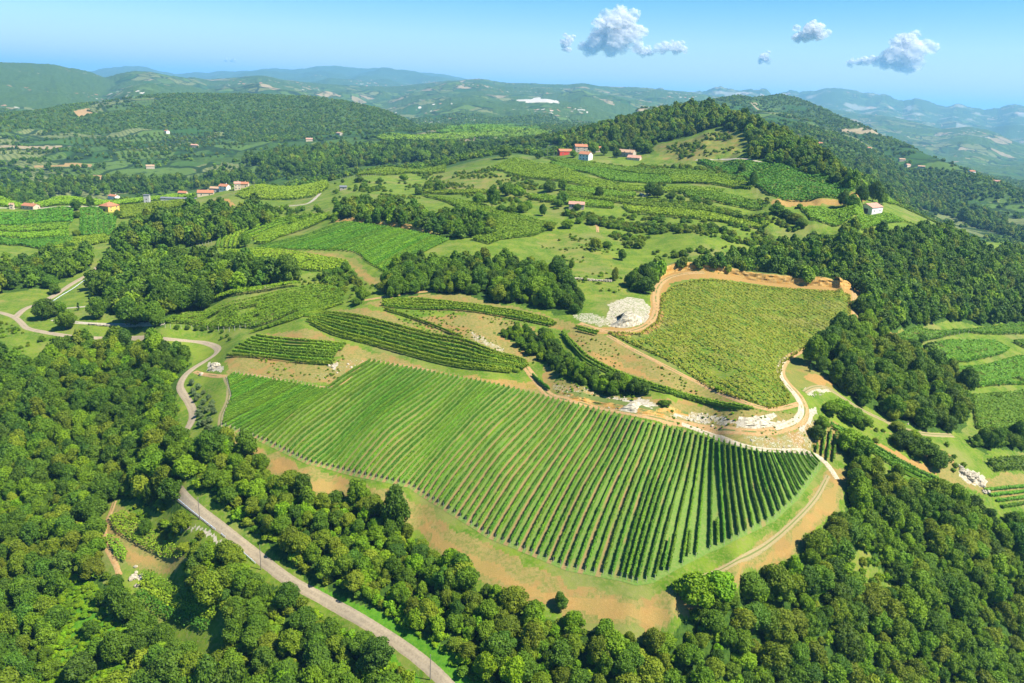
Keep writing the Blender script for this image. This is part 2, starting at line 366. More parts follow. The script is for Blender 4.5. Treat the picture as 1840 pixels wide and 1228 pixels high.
paint(DRY, [(460,608),(500,598),(560,592),(600,610),(700,640),(800,668),(900,690),(985,702),(985,715),(900,698),(780,672),(670,648),(600,640),(540,630),(490,622)], .85)
paint(SOIL, [(650,640),(760,662),(880,680),(960,690),(970,700),(880,695),(760,672),(660,652)], .55)
paint(DRY, [(590,560),(640,555),(690,560),(760,590),(830,610),(900,640),(955,655),(930,655),(860,635),(780,615),(690,590),(620,572)], .75)
paint(DRY, [(650,548),(700,535),(800,525),(900,545),(1000,572),(1060,590),(1050,600),(990,588),(900,568),(800,560),(700,552)], .7)
paint(DRY, [(830,565),(900,570),(970,600),(990,630),(960,650),(900,640),(850,620),(800,600),(740,575)], .8)
paint(ROCK, [(845,595),(860,600),(905,625),(908,634),(890,632),(855,612)], 0.47)
paint(DRY, [(985,650),(1040,690),(1100,705),(1180,715),(1300,735),(1340,738),(1420,740),(1440,748),(1340,775),(1250,768),(1150,745),(1050,725),(1000,710),(975,680)], .85)
paint(ROCK, [(1000,690),(1060,700),(1110,712),(1180,725),(1170,740),(1110,735),(1040,720),(1000,705)], 0.42)
paint(ROCK, [(1100,712),(1150,718),(1178,728),(1170,740),(1120,735)], 0.64)
paint(ROCK, [(1205,738),(1260,742),(1320,752),(1310,762),(1250,757),(1210,750)], 0.53)
paint(ROCK, [(1322,756),(1360,755),(1408,753),(1407,762),(1370,769),(1330,768)], 0.85)
paint(DRY, [(1290,775),(1400,780),(1460,760),(1500,760),(1510,810),(1480,822),(1400,812),(1320,800)], .85)
paint(ROCK, [(1345,780),(1420,780),(1460,755),(1478,765),(1465,800),(1440,812),(1380,806),(1350,795)], 0.42)
paint(ROCK, [(1430,762),(1452,745),(1458,728),(1466,735),(1460,756),(1440,772)], 0.68)
paint(ROCK, [(1448,702),(1470,694),(1490,697),(1480,706),(1455,712)], 0.59)
paint(DRY, [(1400,640),(1440,640),(1500,680),(1510,700),(1460,700),(1435,700),(1415,690)], .55)
paint(SOIL, [(1440,672),(1480,675),(1510,688),(1490,692),(1450,684)], .9)
paint(ROCK, [(1500,670),(1520,680),(1518,694),(1505,690)], 0.68)
paint(DRY, [(1020,600),(1080,600),(1150,640),(1240,680),(1330,725),(1380,737),(1300,728),(1200,700),(1120,680),(1060,650),(1030,625)], .8)
paint(SOIL, [(1060,632),(1100,645),(1160,672),(1180,685),(1120,670),(1080,652)], .7)
paint(SOIL, [(1170,520),(1185,492),(1240,484),(1300,488),(1400,500),(1500,510),(1550,518),(1548,532),(1500,524),(1400,516),(1300,502),(1230,502),(1200,515),(1190,545),(1188,580),(1160,600),(1090,602),(1060,590),(1140,588),(1165,570)], 1.0)
paint(SOIL, [(1525,525),(1545,525),(1540,600),(1528,600)], .9)
paint(ROCK, [(1090,560),(1100,545),(1130,535),(1155,538),(1170,560),(1160,578),(1120,588),(1090,582)], 0.56)
paint(ROCK, [(1030,560),(1085,570),(1090,585),(1050,582)], 0.51)
paint(DRY, [(960,430),(1010,420),(1060,440),(1120,470),(1150,500),(1130,540),(1050,530),(1030,500),(1010,470)], .38)
paint(DRY, [(790,310),(880,308),(980,345),(1000,375),(900,355),(830,345),(760,335)], .42)
paint(DRY, [(1180,262),(1230,252),(1300,232),(1335,240),(1345,262),(1300,280),(1240,290),(1190,285)], .5)
paint(SOIL, [(606,395),(650,388),(700,400),(760,412),(800,422),(780,427),(700,412),(640,403),(610,402)], .95)
paint(SOIL, [(380,362),(410,358),(420,372),(390,378)], .7)
paint(SOIL, [(1395,358),(1510,356),(1530,345),(1555,352),(1540,366),(1400,370)], .6)
paint(DRY, [(470,448),(620,458),(660,490),(690,505),(660,512),(630,480),(600,462),(480,460)], .6)
paint(SOIL, [(480,452),(600,458),(640,480),(680,505),(662,508),(625,475),(590,464)], .5)
paint(DRY, [(0,498),(60,498),(110,490),(110,510),(60,540),(0,552),(-40,540)], .35)
paint(DRY, [(1660,540),(1700,570),(1640,600),(1580,620),(1590,600),(1640,575)], .5)
paint(DRY, [(1560,770),(1640,800),(1700,870),(1760,890),(1840,895),(1840,850),(1740,860),(1700,810),(1640,790)], .7)
paint(ROCK, [(1720,840),(1760,850),(1775,880),(1740,875)], 0.59)
paint(SOIL, [(1560,790),(1640,825),(1690,855),(1640,840)], .8)
paint(SOIL, [(1580,595),(1612,598),(1600,618),(1582,620)], .7)
paint(DRY, [(190,925),(215,905),(260,960),(320,980),(340,1010),(300,1030),(250,1020),(210,1000),(190,970)], .7)
paint(SOIL, [(225,975),(270,1005),(320,1018),(300,1025),(240,1005)], .5)
paint(ROCK, [(330,938),(350,942),(395,972),(385,975),(345,958)], 0.68)
paint(ROCK, [(370,652),(398,655),(396,670),(378,668)], 0.68)
paint(ROCK, [(225,1030),(255,1035),(250,1045),(232,1042)], 0.77)
paint(DRY, [(1095,600),(1150,602),(1180,583),(1187,560),(1190,534),(1210,517),(1250,506),(1310,508),(1350,515),(1440,523),(1526,532),(1526,600),(1480,618),(1440,628),(1405,652),(1398,680),(1418,718),(1410,728),(1380,735),(1330,718),(1240,672),(1160,630)], .34)
# woods
wood('left', [(-450,650),(60,660),(130,622),(200,622),(270,628),(348,655),(322,690),(316,740),(318,780),(298,812),(285,840),(295,880),(340,945),(440,1015),(520,1075),(600,1125),(690,1180),(770,1260),(800,1330),(-450,1330)])
wood('road', [(332,812),(400,797),(438,812),(468,846),(498,876),(560,895),(640,909),(690,934),(755,975),(793,1018),(870,1062),(937,1105),(1027,1131),(1130,1149),(1216,1147),(1235,1109),(1308,1079),(1382,1064),(1442,1024),(1492,970),(1524,908),(1530,840),(1550,812),(1580,845),(1640,880),(1720,910),(1780,945),(1850,960),(1960,1000),(2300,1080),(2300,1500),(1960,1330),(860,1330),(815,1225),(760,1165),(690,1120),(600,1070),(540,1035),(455,960),(385,905),(340,865)])
wood('middle', [(686,535),(700,495),(760,478),(830,475),(900,470),(960,480),(1010,500),(1025,520),(1050,545),(1046,562),(1000,566),(930,545),(880,545),(830,528),(760,528),(710,536)])
wood('upper', [(600,392),(640,372),(700,372),(760,392),(830,392),(895,405),(890,425),(830,430),(780,425),(720,410),(640,400)])
wood('right', [(1128,525),(1140,498),(1200,488),(1290,470),(1400,455),(1440,430),(1500,440),(1560,425),(1620,428),(1700,418),(1760,455),(1950,470),(2300,560),(2300,700),(1950,575),(1760,585),(1700,575),(1640,590),(1580,605),(1560,580),(1548,525),(1450,512),(1350,500),(1290,490),(1200,488),(1160,530)])
wood('hollow', [(1458,625),(1480,610),(1540,600),(1600,625),(1680,655),(1735,700),(1738,765),(1700,785),(1600,755),(1530,715),(1500,690),(1462,660)])
wood('corner', [(1543,545),(1600,560),(1625,585),(1600,600),(1585,625),(1545,610)])
wood('midleft', [(205,455),(225,425),(290,395),(350,378),(400,388),(490,388),(490,402),(400,430),(330,445),(240,455),(215,460)])
wood('lanes', [(165,505),(200,475),(270,475),(330,475),(400,478),(480,492),(530,508),(470,520),(400,540),(330,560),(290,590),(240,592),(200,560),(170,540)])
wood('leftedge', [(-120,500),(60,482),(160,465),(165,480),(110,508),(60,520),(-10,530),(-120,540)])
wood('hedge', [(890,596),(950,598),(1000,616),(1010,640),(1060,672),(1120,692),(1178,712),(1120,712),(1060,702),(1005,682),(980,655),(945,630)])
wood('townhill', [(985,262),(1050,246),(1100,228),(1180,206),(1270,198),(1330,216),(1400,240),(1450,272),(1500,305),(1535,345),(1480,322),(1400,298),(1345,285),(1350,262),(1335,236),(1300,228),(1230,248),(1180,258),(1160,275),(1100,272),(1040,268)])
wood('rightlow', [(1740,795),(1800,785),(1860,790),(1860,810),(1760,812)])
wood('valley', [(430,292),(500,274),(600,270),(700,270),(830,269),(880,270),(840,280),(760,292),(620,302),(500,305)])
wood('valleyb', [(0,345),(120,330),(250,318),(400,318),(600,302),(600,318),(470,322),(360,340),(200,352),(100,352),(0,356)])
wood('slope', [(1520,330),(1560,345),(1640,370),(1720,395),(1850,440),(1850,420),(1700,360),(1600,310),(1540,290)])
# clearings inside the woods
HOLES = {}
def hole(name, pts, k=None, val=1.0, warp=.5):
    P = poly(pts); HOLES[name] = P
    m = inside(P, np.where(near, GX + warpx * warp, 1e9), GY + warpy * warp); cover[WOODS][m] = 0
    if k is not None: cover[k][m] = val
hole('terrace_a', [(175,925),(205,893),(260,908),(330,928),(392,962),(385,988),(352,1008),(350,1060),(320,1085),(255,1082),(185,1050)])
hole('terrace_b', [(225,1035),(260,1025),(320,1060),(400,1100),(408,1165),(370,1190),(290,1150),(235,1105)])
hole('creeper', [(105,1070),(165,1042),(222,1120),(235,1228),(205,1320),(95,1320),(85,1230),(98,1150)], LIME)
hole('creeperb', [(95,1010),(140,1030),(160,1070),(120,1110),(100,1060)], LIME)
hole('verge', [(560,1050),(640,1080),(720,1115),(790,1160),(860,1200),(900,1260),(840,1300),(800,1228),(740,1175),(640,1110),(560,1062)], LIME, .8)
hole('vergeb', [(640,1135),(700,1170),(760,1228),(700,1250),(650,1200)], LIME, .7)
PLATEAU = [(665,245),(700,240)]
hole('bare', [(1510,985),(1560,990),(1600,1050),(1620,1075),(1560,1075),(1520,1040)], DRY, .4)
# wide flat parts
far = RR > 900
wn = fbm(GX / 260, GY / 260, 5, 77)
wn2 = fbm(GX / 90, GY / 90, 4, 78)
slope = np.abs(np.gradient(Z, axis=1) / np.gradient(RR, axis=1))
fw = sstep(.47, .55, wn * .6 + wn2 * .4 + slope * .12)
names = list(CREST)
def kd(n): return KIND == names.index(n) + 1
fw = np.where(kd('left_hill') & (Z > 5), np.maximum(fw, .95), fw)
fw = np.where(kd('forest_hill'), np.maximum(fw, .9), fw)
fw = np.where(kd('far_cones'), np.maximum(fw, sstep(110, 150, Z)), fw)
fw = np.where(kd('left_range') | kd('blue_range'), np.maximum(fw, .8), fw)
cover[WOODS] = np.where(far & (RR < 1500) & (GX < -200), np.maximum(cover[WOODS], fw * .5), cover[WOODS])
cover[WOODS] = np.where(RR > 900, np.maximum(cover[WOODS], fw), cover[WOODS])
cover[FIELD] = sstep(800, 1000, RR)
hr = fbm(GX / 500, GY / 500, 4, 88)
cover[ROCK] = np.where(kd('cliff_range'), sstep(.58, .66, fbm(GX / 260, GY / 260, 4, 89)) * .55, cover[ROCK])
cover[ROCK] = np.where(kd('blue_range'), 0, cover[ROCK])
def paint_far(k, pts, val, rmin):
    pp = np.array(pts, float); P = hit(pp[:, 0], pp[:, 1], rmin); m = inside(P, GX, GY); cover[k][m] = val
    if k != WOODS: cover[WOODS][m] = 0
paint_far(LIME, [(-60,288),(60,290),(170,290),(250,298),(330,288),(440,296),(500,294),(500,303),(420,308),(300,320),(180,332),(0,336),(-60,336)], 0, 900)
paint_far(LIME, [(-60,240),(60,232),(120,240),(260,232),(400,236),(440,262),(420,284),(240,286),(0,290),(-60,290)], 0, 1100)
paint_far(LIME, [(190,180),(255,176),(290,178),(270,190),(200,206),(160,205)], 0, 1500)
paint_far(LIME, [(665,245),(700,240),(780,240),(840,222),(900,224),(980,234),(990,244),(900,252),(830,257),(760,261),(680,258)], 0, 1100)
paint_far(ROCK, [(925,181),(960,176),(1000,181),(1005,187),(970,185),(935,183)], 1.0, 2500)
paint_far(ROCK, [(1032,196),(1050,198),(1058,203),(1040,200)], .9, 2500)
paint_far(SOIL, [(132,200),(160,196),(170,205),(155,210),(135,208)], .9, 1500)
paint_far(SOIL, [(143,318),(190,313),(195,318),(165,324),(145,323)], .8, 900)
paint_far(SOIL, [(60,297),(165,295),(165,301),(60,302)], .7, 900)

# terrain mesh
CX = Z.copy()
idx = np.arange(NA * NR).reshape(NA, NR)
quads = np.stack([idx[:-1, :-1], idx[1:, :-1], idx[1:, 1:], idx[:-1, 1:]], -1).reshape(-1, 4)

def terrain_material():
    s = N('land'); g = s.n('NewGeometry'); P = g.outputs['Position']
    a = s.n('Attribute', attribute_name='cover_a'); b = s.n('Attribute', attribute_name='cover_b')
    sa = s.n('SeparateColor'); s.l(a.outputs['Color'], sa.inputs[0]); sb = s.n('SeparateColor'); s.l(b.outputs['Color'], sb.inputs[0])
    dry, soil, rock = sa.outputs; woods, lime, fld = sb.outputs
    n1 = s.noise(P, .9, 6, .65); n2 = s.noise(P, .12, 5, .6); n3 = s.noise(P, .03, 4, .6); n4 = s.noise(P, 3.2, 4, .7)
    c = s.mix(s.ramp(n2, .35, .68), (.052, .118, .006), (.128, .182, .014))
    c = s.mix(s.ramp(n1, .42, .70), c, (.150, .165, .038))
    c = s.mix(s.math('MULTIPLY', s.ramp(n4, .52, .66), .45), c, (.060, .105, .010)); c = s.mix(s.math('MULTIPLY', s.ramp(n3, .5, .66), .5), c, (0.1716, 0.1518, 0.0594))
    def over(c, mask, col, noise, soft=.18, amp=.9):
        t = s.math('ADD', mask, s.math('MULTIPLY', s.math('SUBTRACT', noise, .5), amp))
        return s.mix(s.ramp(t, .5 - soft, .5 + soft), c, col)
    mixn = s.math('ADD', s.math('MULTIPLY', n1, .35), s.math('ADD', s.math('MULTIPLY', n2, .25), s.math('MULTIPLY', n4, .4)))
    mixr = s.math('ADD', s.math('MULTIPLY', n4, .6), s.math('MULTIPLY', n1, .4))
    dryc = s.mix(s.ramp(n1, .35, .65), (.225, .170, .058), (.125, .135, .030))
    dryc = s.mix(s.ramp(n2, .50, .62), dryc, (.225, .145, .048))
    dryc = s.mix(s.math('MULTIPLY', s.ramp(n4, .58, .66), .7), dryc, (.075, .105, .018))
    dryc = s.mix(s.math('MULTIPLY', s.ramp(n4, .36, .28), .7), dryc, (.38, .33, .20))
    c = over(c, dry, dryc, mixn, .22, 1.3)
    soilc = s.mix(s.ramp(mixr, .38, .62), (.250, .140, .040), (.270, .180, .062))
    c = over(c, soil, soilc, mixn, .14, 1.0)
    rockc = s.mix(s.ramp(mixr, .42, .58), (0.2376, 0.2046, 0.1452), (0.38, 0.345, 0.275))
    c = over(c, rock, rockc, mixr, .08, 1.5)
    c = over(c, lime, s.mix(s.ramp(n1, .35, .65), (0.0462, 0.1452, 0.0066), (0.0858, 0.198, 0.01188)), mixn, .2, .5)
    c = over(c, woods, s.mix(s.ramp(n1, .35, .65), (.020, .050, .006), (.050, .095, .012)), mixn, .2, .3)
    # far countryside: fields, hedges, woods, hamlets
    wv = s.n('TexNoise'); wv.inputs['Scale'].default_value = .004; wv.inputs['Detail'].default_value = 3; s.l(P, wv.inputs['Vector'])
    wd = s.n('VectorMath', operation='MULTIPLY_ADD'); s.l(wv.outputs['Color'], wd.inputs[0]); wd.inputs[1].default_value = (130, 130, 0); s.l(P, wd.inputs[2])
    fl = s.n('VectorMath', operation='MULTIPLY'); s.l(wd.outputs[0], fl.inputs[0]); fl.inputs[1].default_value = (1, .8, 0)
    vo = s.n('TexVoronoi', distance='CHEBYCHEV'); vo.inputs['Scale'].default_value = .0095; s.l(fl.outputs[0], vo.inputs['Vector'])
    ve = s.n('TexVoronoi', feature='DISTANCE_TO_EDGE'); ve.inputs['Scale'].default_value = .0095; s.l(fl.outputs[0], ve.inputs['Vector'])
    vs = s.n('SeparateColor'); s.l(vo.outputs['Color'], vs.inputs[0])
    f = s.mix(s.ramp(vs.outputs[0], .2, .8), (0.0297, 0.0759, 0.0132), (0.0726, 0.1221, 0.0231))
    f = s.mix(s.ramp(vs.outputs[1], .70, .74), f, (0.132, 0.1518, 0.0528))
    f = s.mix(s.ramp(vs.outputs[2], .93, .94), f, (0.2376, 0.1914, 0.1122))
    st = s.n('TexWave', wave_type='BANDS', bands_direction='DIAGONAL'); st.inputs['Scale'].default_value = .05; st.inputs['Distortion'].default_value = 2.0; s.l(wd.outputs[0], st.inputs['Vector'])
    f = s.mix(s.math('MULTIPLY', s.ramp(st.outputs['Fac'], .45, .8), s.math('MULTIPLY', s.ramp(vs.outputs[1], .35, .4), .55)), f, (0.0231, 0.0495, 0.01188))
    f = s.mix(s.ramp(ve.outputs['Distance'], .055, .03), f, (0.0165, 0.0363, 0.00924))
    nw = s.noise(P, .02, 6, .7)
    f = s.mix(s.ramp(nw, .56, .60), f, (0.01848, 0.0396, 0.01056))
    c = s.mix(fld, c, f)
    fw_ = s.math('MULTIPLY', fld, woods)
    t = s.math('ADD', fw_, s.math('MULTIPLY', s.math('SUBTRACT', nw, .5), 1.1))
    c = s.mix(s.ramp(t, .45, .6), c, s.mix(s.ramp(s.noise(P, .11, 4, .7), .35, .65), (.026, .056, .010), (.056, .098, .018)))
    farrock = s.math('MULTIPLY', fld, s.math('ADD', rock, soil))
    c = s.mix(s.ramp(farrock, .35, .8), c, s.mix(s.ramp(rock, .3, .6), (0.264, 0.1716, 0.0792), (0.363, 0.3432, 0.3036)))
    # hamlets: tiny pale walls and roofs too far to tell apart
    vh = s.n('TexVoronoi'); vh.inputs['Scale'].default_value = .03; s.l(P, vh.inputs['Vector'])
    vhc = s.n('SeparateColor'); s.l(vh.outputs['Color'], vhc.inputs[0])
    hm = s.math('MULTIPLY', s.ramp(s.noise(P, .0022, 3, .6), .56, .62), s.ramp(vh.outputs['Distance'], .34, .26))
    hm = s.math('MULTIPLY', hm, s.ramp(vhc.outputs[0], .45, .5)); hm = s.math('MULTIPLY', hm, s.ramp(fld, .9, 1.0))
    sp = s.n('SeparateXYZ'); s.l(P, sp.inputs[0]); hm = s.math('MULTIPLY', hm, s.ramp(sp.outputs[1], 2600, 3200)); hm = s.math('MULTIPLY', hm, s.ramp(sp.outputs[2], 300, 240))
    c = s.mix(hm, c, s.mix(s.ramp(vhc.outputs[1], .4, .6), (0.4092, 0.3828, 0.33), (0.3168, 0.1716, 0.1122)))
    bp = s.math('ADD', s.math('MULTIPLY', n1, .5), s.math('MULTIPLY', n4, .35))
    return s.surf(c, .95, bump=bp, dist=.5, strength=.5, spec=.1)
MT_LAND = terrain_material()
ca_ = np.stack([cover[DRY], cover[SOIL], cover[ROCK], np.ones_like(Z)], -1); cb_ = np.stack([cover[WOODS], cover[LIME], cover[FIELD], np.ones_like(Z)], -1)
zt = Z + np.where(RR > 900, cover[WOODS] * (fbm(GX / 9, GY / 9, 3, 61) - .2) * 9 * np.clip((RR - 1700) / 800, 0, 1), 0)
me = make_mesh('ground', np.stack([GX, GY, zt], -1).reshape(-1, 3), Fq=quads, mats=[MT_LAND], attrs={'cover_a': ('FLOAT_COLOR', ca_), 'cover_b': ('FLOAT_COLOR', cb_)}, smooth=True)
link('ground', me, kind='structure')

# haze: one even volume round everything, sky outside it
def haze_box(dens):
    s = N('haze_air'); v = s.n('VolumePrincipled'); v.inputs['Color'].default_value = (.27, .59, 1.0, 1); v.inputs['Density'].default_value = dens; v.inputs['Anisotropy'].default_value = .1
    s.l(v.outputs[0], s.out.inputs['Volume'])
    R, z0, z1 = 52000.0, -1200.0, 660.0
    V = [(x, y, z) for z in (z0, z1) for y in (-R, R) for x in (-R, R)]
    link('haze', make_mesh('haze', V, Fq=[(0, 2, 3, 1), (4, 5, 7, 6), (0, 1, 5, 4), (2, 6, 7, 3), (0, 4, 6, 2), (1, 3, 7, 5)], mats=[s.m]), kind='stuff')
    print('haze z range', Z.min(), Z.max())
haze_box(7.2e-5)

# ------------------------------------------------------------------ helpers for what stands on the ground
SLOPE = (Z - CAMZ) / RR
HORI = np.maximum.accumulate(SLOPE, axis=1)
def seen(x, y, z, back=4):
    """can the camera see a point at height z (vegetation ignored)"""
    a = np.arctan2(x, y); r = np.hypot(x, y)
    i = np.clip(azi(a), 0, NA - 1).round().astype(int); j = np.clip(np.interp(np.log(r), L0, np.arange(NR)) - back, 0, NR - 1).astype(int)
    return (z - CAMZ) / r >= HORI[i, j]
def drape(P, off):
    P = np.asarray(P, float); return np.column_stack([P[:, 0], P[:, 1], ground(P[:, 0], P[:, 1]) + off])
def resample(P, step):
    P = np.asarray(P, float)[:, :2]; d = np.r_[0, np.cumsum(np.hypot(*np.diff(P, axis=0).T))]
    n = max(2, int(d[-1] / step) + 1); t = np.linspace(0, d[-1], n)
    return np.column_stack([np.interp(t, d, P[:, 0]), np.interp(t, d, P[:, 1])])
def ribbon(name, pts, width, mat, off=.12, jitter=0., label=None, px=True, cross=5, **kw):
    P = hit(*dense(pts, 6).T)[:, :2] if px else np.array(pts)
    P = resample(P, 1.5)
    for _ in range(4): P[1:-1] = (P[:-2] + 2 * P[1:-1] + P[2:]) / 4
    T = np.gradient(P, axis=0); T /= np.hypot(*T.T)[:, None] + 1e-9; Nn = np.column_stack([T[:, 1], -T[:, 0]])
    n = len(P); w = np.full(n, width / 2.); 
    c = np.linspace(-1, 1, cross); rows = []
    for q in c:
        jw = w + (vnoise(np.arange(n) * .35, np.full(n, 3. + q)) - .5) * 2 * jitter if abs(q) == 1 else w
        Q = P + Nn * (q * jw)[:, None]; rows.append(Q)
    zc = np.mean([ground(q[:, 0], q[:, 1]) for q in rows], axis=0); zm = np.max([ground(q[:, 0], q[:, 1]) for q in rows], axis=0)
    V = []
    for k, q in enumerate(rows):
        gz = ground(q[:, 0], q[:, 1]); zz_ = gz + off * (1 if 0 < k < cross - 1 else -.2)
        V.append(np.column_stack([q, zz_]))
    V = np.concatenate(V); idn = np.arange(cross * n).reshape(cross, n)
    Q = np.stack([idn[:-1, :-1], idn[:-1, 1:], idn[1:, 1:], idn[1:, :-1]], -1).reshape(-1, 4)
    uvv = np.column_stack([np.repeat(c, n), np.tile(np.arange(n) * 1.5, cross)])
    return link(name, make_mesh(name, V, Fq=Q, mats=[mat], uv=uvv, smooth=True), kind='structure')

# ------------------------------------------------------------------ road and tracks
def road_mat():
    s = N('old_asphalt'); g = s.n('NewGeometry'); P = g.outputs['Position']; u = s.n('UVMap'); su = s.n('SeparateXYZ'); s.l(u.outputs[0], su.inputs[0])
    n = s.noise(P, 1.5, 5); n2 = s.noise(P, .15, 3)
    c = s.mix(s.ramp(n, .3, .7), (0.210, 0.170, 0.114), (0.280, 0.229, 0.154)); c = s.mix(s.math('MULTIPLY', s.ramp(n2, .55, .65), .4), c, (0.171, 0.142, 0.100))
    au = s.math('ABSOLUTE', su.outputs[0])
    wh = s.ramp(s.math('ABSOLUTE', s.math('SUBTRACT', au, .45)), .28, .05)
    c = s.mix(s.math('MULTIPLY', wh, .35), c, (0.327, 0.270, 0.184))
    c = s.mix(s.ramp(s.math('ADD', au, s.math('MULTIPLY', n, .3)), .98, 1.15), c, (0.234, 0.187, 0.076))
    return s.surf(c, .9, bump=n, dist=.02)
def track_mat(name, a, b, grass=.6):
    s = N(name); g = s.n('NewGeometry'); P = g.outputs['Position']; u = s.n('UVMap'); su = s.n('SeparateXYZ'); s.l(u.outputs[0], su.inputs[0])
    n = s.noise(P, 1.2, 6, .65); n2 = s.noise(P, 3.5, 4, .7); n3 = s.noise(P, .2, 3)
    c = s.mix(s.ramp(n, .35, .65), a, b); c = s.mix(s.ramp(n2, .55, .75), c, tuple(min(1, x * 1.5) for x in b))
    au = s.math('ABSOLUTE', su.outputs[0])
    mid = s.math('MULTIPLY', s.ramp(au, .25, .1), s.ramp(s.math('ADD', n3, s.math('MULTIPLY', n, .4)), .75 - grass * .3, .85 - grass * .3))
    edge = s.ramp(s.math('ADD', au, s.math('MULTIPLY', s.math('SUBTRACT', n, .5), 1.6)), .75, .95)
    c = s.mix(mid, c, (0.1056, 0.1254, 0.033)); c = s.mix(edge, c, s.mix(s.ramp(n2, .4, .6), (0.099, 0.132, 0.033), (0.198, 0.1584, 0.066)))
    return s.surf(c, .95, bump=n2, dist=.1)
M_ROAD = road_mat(); M_TR = track_mat('orange_track', (0.2772, 0.1584, 0.0594), (0.33, 0.2244, 0.1056), .35); M_TRW = track_mat('stony_track', (0.3036, 0.2376, 0.1452), (0.396, 0.3498, 0.2772), .1)
M_LANE = track_mat('gravel_lane', (0.2772, 0.2442, 0.1914), (0.3432, 0.3102, 0.2508), .2); M_TRG = track_mat('grassy_track', (0.2244, 0.1716, 0.0792), (0.2376, 0.198, 0.099), .9)
ribbon('road', [(-40,556),(0,562),(25,570),(38,580),(48,590),(68,595),(95,600),(140,606),(200,608),(260,608),(310,611),(354,614),(380,620),(392,628),(386,638),(367,650),(345,664),(330,678),(323,696),(332,712),(341,726),(347,743),(343,760),(332,778),(318,795),(302,815),(293,835),(298,855),(312,872),(330,894),(360,920),(400,950),(445,985),(485,1018),(525,1047),(565,1068),(605,1090),(650,1115),(700,1146),(740,1174),(772,1200),(803,1230),(835,1265)], 3.4, M_ROAD)
ribbon('side_road', [(27,571),(45,555),(70,546),(100,530),(130,510),(164,490),(185,470)], 4.4, M_ROAD, .14)
ribbon('lane', [(60,563),(95,556),(121,554),(158,551),(200,549),(240,546)], 3.0, M_LANE)
ribbon('lane', [(95,575),(138,580),(170,582),(215,583),(255,583),(296,582)], 3.4, M_LANE)
ribbon('track', [(350,668),(362,672),(400,677),(440,674),(480,680),(530,690),(575,697),(600,696),(622,684),(642,664),(658,648),(700,655),(780,668)], 2.6, M_TR)
ribbon('track', [(945,660),(957,676),(972,694),(990,712),(1040,724),(1100,736),(1160,748),(1220,760),(1280,771),(1340,777),(1390,775),(1425,765),(1444,748),(1446,728),(1434,708),(1416,690),(1404,672),(1406,656),(1418,642),(1440,631),(1475,618)], 3.8, M_TR)
ribbon('stony_track', [(1392,770),(1424,760),(1440,744),(1438,724),(1426,706),(1412,690),(1402,674),(1403,656),(1415,643)], 3.0, M_TRW, .2)
ribbon('stony_track', [(1225,762),(1270,778),(1310,795),(1350,806),(1400,811),(1450,813),(1475,822),(1492,842),(1505,862)], 2.4, M_TRW, .16)
ribbon('track', [(1040,582),(1080,594),(1120,597),(1152,590),(1172,575),(1180,556),(1178,535),(1183,515),(1200,500),(1230,492),(1265,490)], 4.2, M_TR, .16)
ribbon('track', [(1534,522),(1537,545),(1536,575),(1531,602)], 3.2, M_TR)
ribbon('track', [(1092,603),(1130,625),(1175,648),(1230,676),(1290,704),(1340,725),(1385,736),(1420,730),(1436,726)], 2.6, M_TR, .16)
ribbon('track', [(655,540),(690,534),(740,527),(800,520)], 2.6, M_TR)
ribbon('stony_track', [(1490,700),(1510,712),(1540,732),(1580,752),(1620,770),(1660,780),(1712,783)], 2.4, M_TRG)
ribbon('track', [(1445,705),(1462,696),(1490,697),(1512,714)], 2.2, M_TRG, .14)
ribbon('track', [(1205,1062),(1260,1040),(1320,1012),(1380,978),(1430,935),(1466,895),(1488,855)], 1.8, M_TRG)
ribbon('track', [(405,678),(412,700),(408,725),(398,745),(396,770)], 2.4, M_TRG)
ribbon('track', [(206,902),(198,925),(188,950),(190,980),(205,1008),(215,1035)], 2.0, M_TR)
ribbon('lane', [(-40,374),(20,374),(60,375),(110,372),(150,371),(190,372)], 4.5, M_LANE)
ribbon('lane', [(500,372),(545,368),(560,362),(575,348)], 4.0, M_LANE)
ribbon('lane', [(1250,288),(1300,287),(1340,286),(1370,293)], 3.0, M_LANE)
ribbon('track', [(1045,382),(1060,392),(1072,404),(1074,418)], 2.2, M_TR)

def cut_bank(name, low, h, back, mat, seed):
    """a steep cut of bare earth: foot on the ground, crest h higher, top running back into the slope"""
    P = resample(hit(*dense(low, 6).T)[:, :2], 1.0)
    for _ in range(6): P[1:-1] = (P[:-2] + 2 * P[1:-1] + P[2:]) / 4
    T = np.gradient(P, axis=0); T /= np.hypot(*T.T)[:, None]; Nn = np.column_stack([-T[:, 1], T[:, 0]]); n = len(P); g0 = ground(P[:, 0], P[:, 1])
    hh = h * (.75 + .5 * fbm(P[:, 0] / 9, P[:, 1] / 9, 3, seed)) * np.clip(np.minimum(np.arange(n), n - 1 - np.arange(n)) / 10., .05, 1); V = []
    prof = [(-.3, -.4), (0, .02), (.5, .22), (.9, .45), (1.25, .68), (1.6, .86), (2.2, 1.0), (back * .5, 1.02), (back, None)]
    for k, (d, q) in enumerate(prof):
        w = d + (fbm(P[:, 0] / 2.5 + k, P[:, 1] / 2.5, 3, seed + k) - .5) * (1.6 if 1 < k < 7 else .2); Q = P + Nn * w[:, None]
        z = g0 + hh * q if q is not None else ground(Q[:, 0], Q[:, 1]) - .3
        if k == 7: z = np.maximum(z, ground(Q[:, 0], Q[:, 1]) + .3)
        V.append(np.column_stack([Q, z]))
    m = len(prof); idn = np.arange(m * n).reshape(m, n); Q = np.stack([idn[:-1, :-1], idn[:-1, 1:], idn[1:, 1:], idn[1:, :-1]], -1).reshape(-1, 4)
    return link(name, make_mesh(name, np.concatenate(V), Q, mats=[mat]), kind='structure')
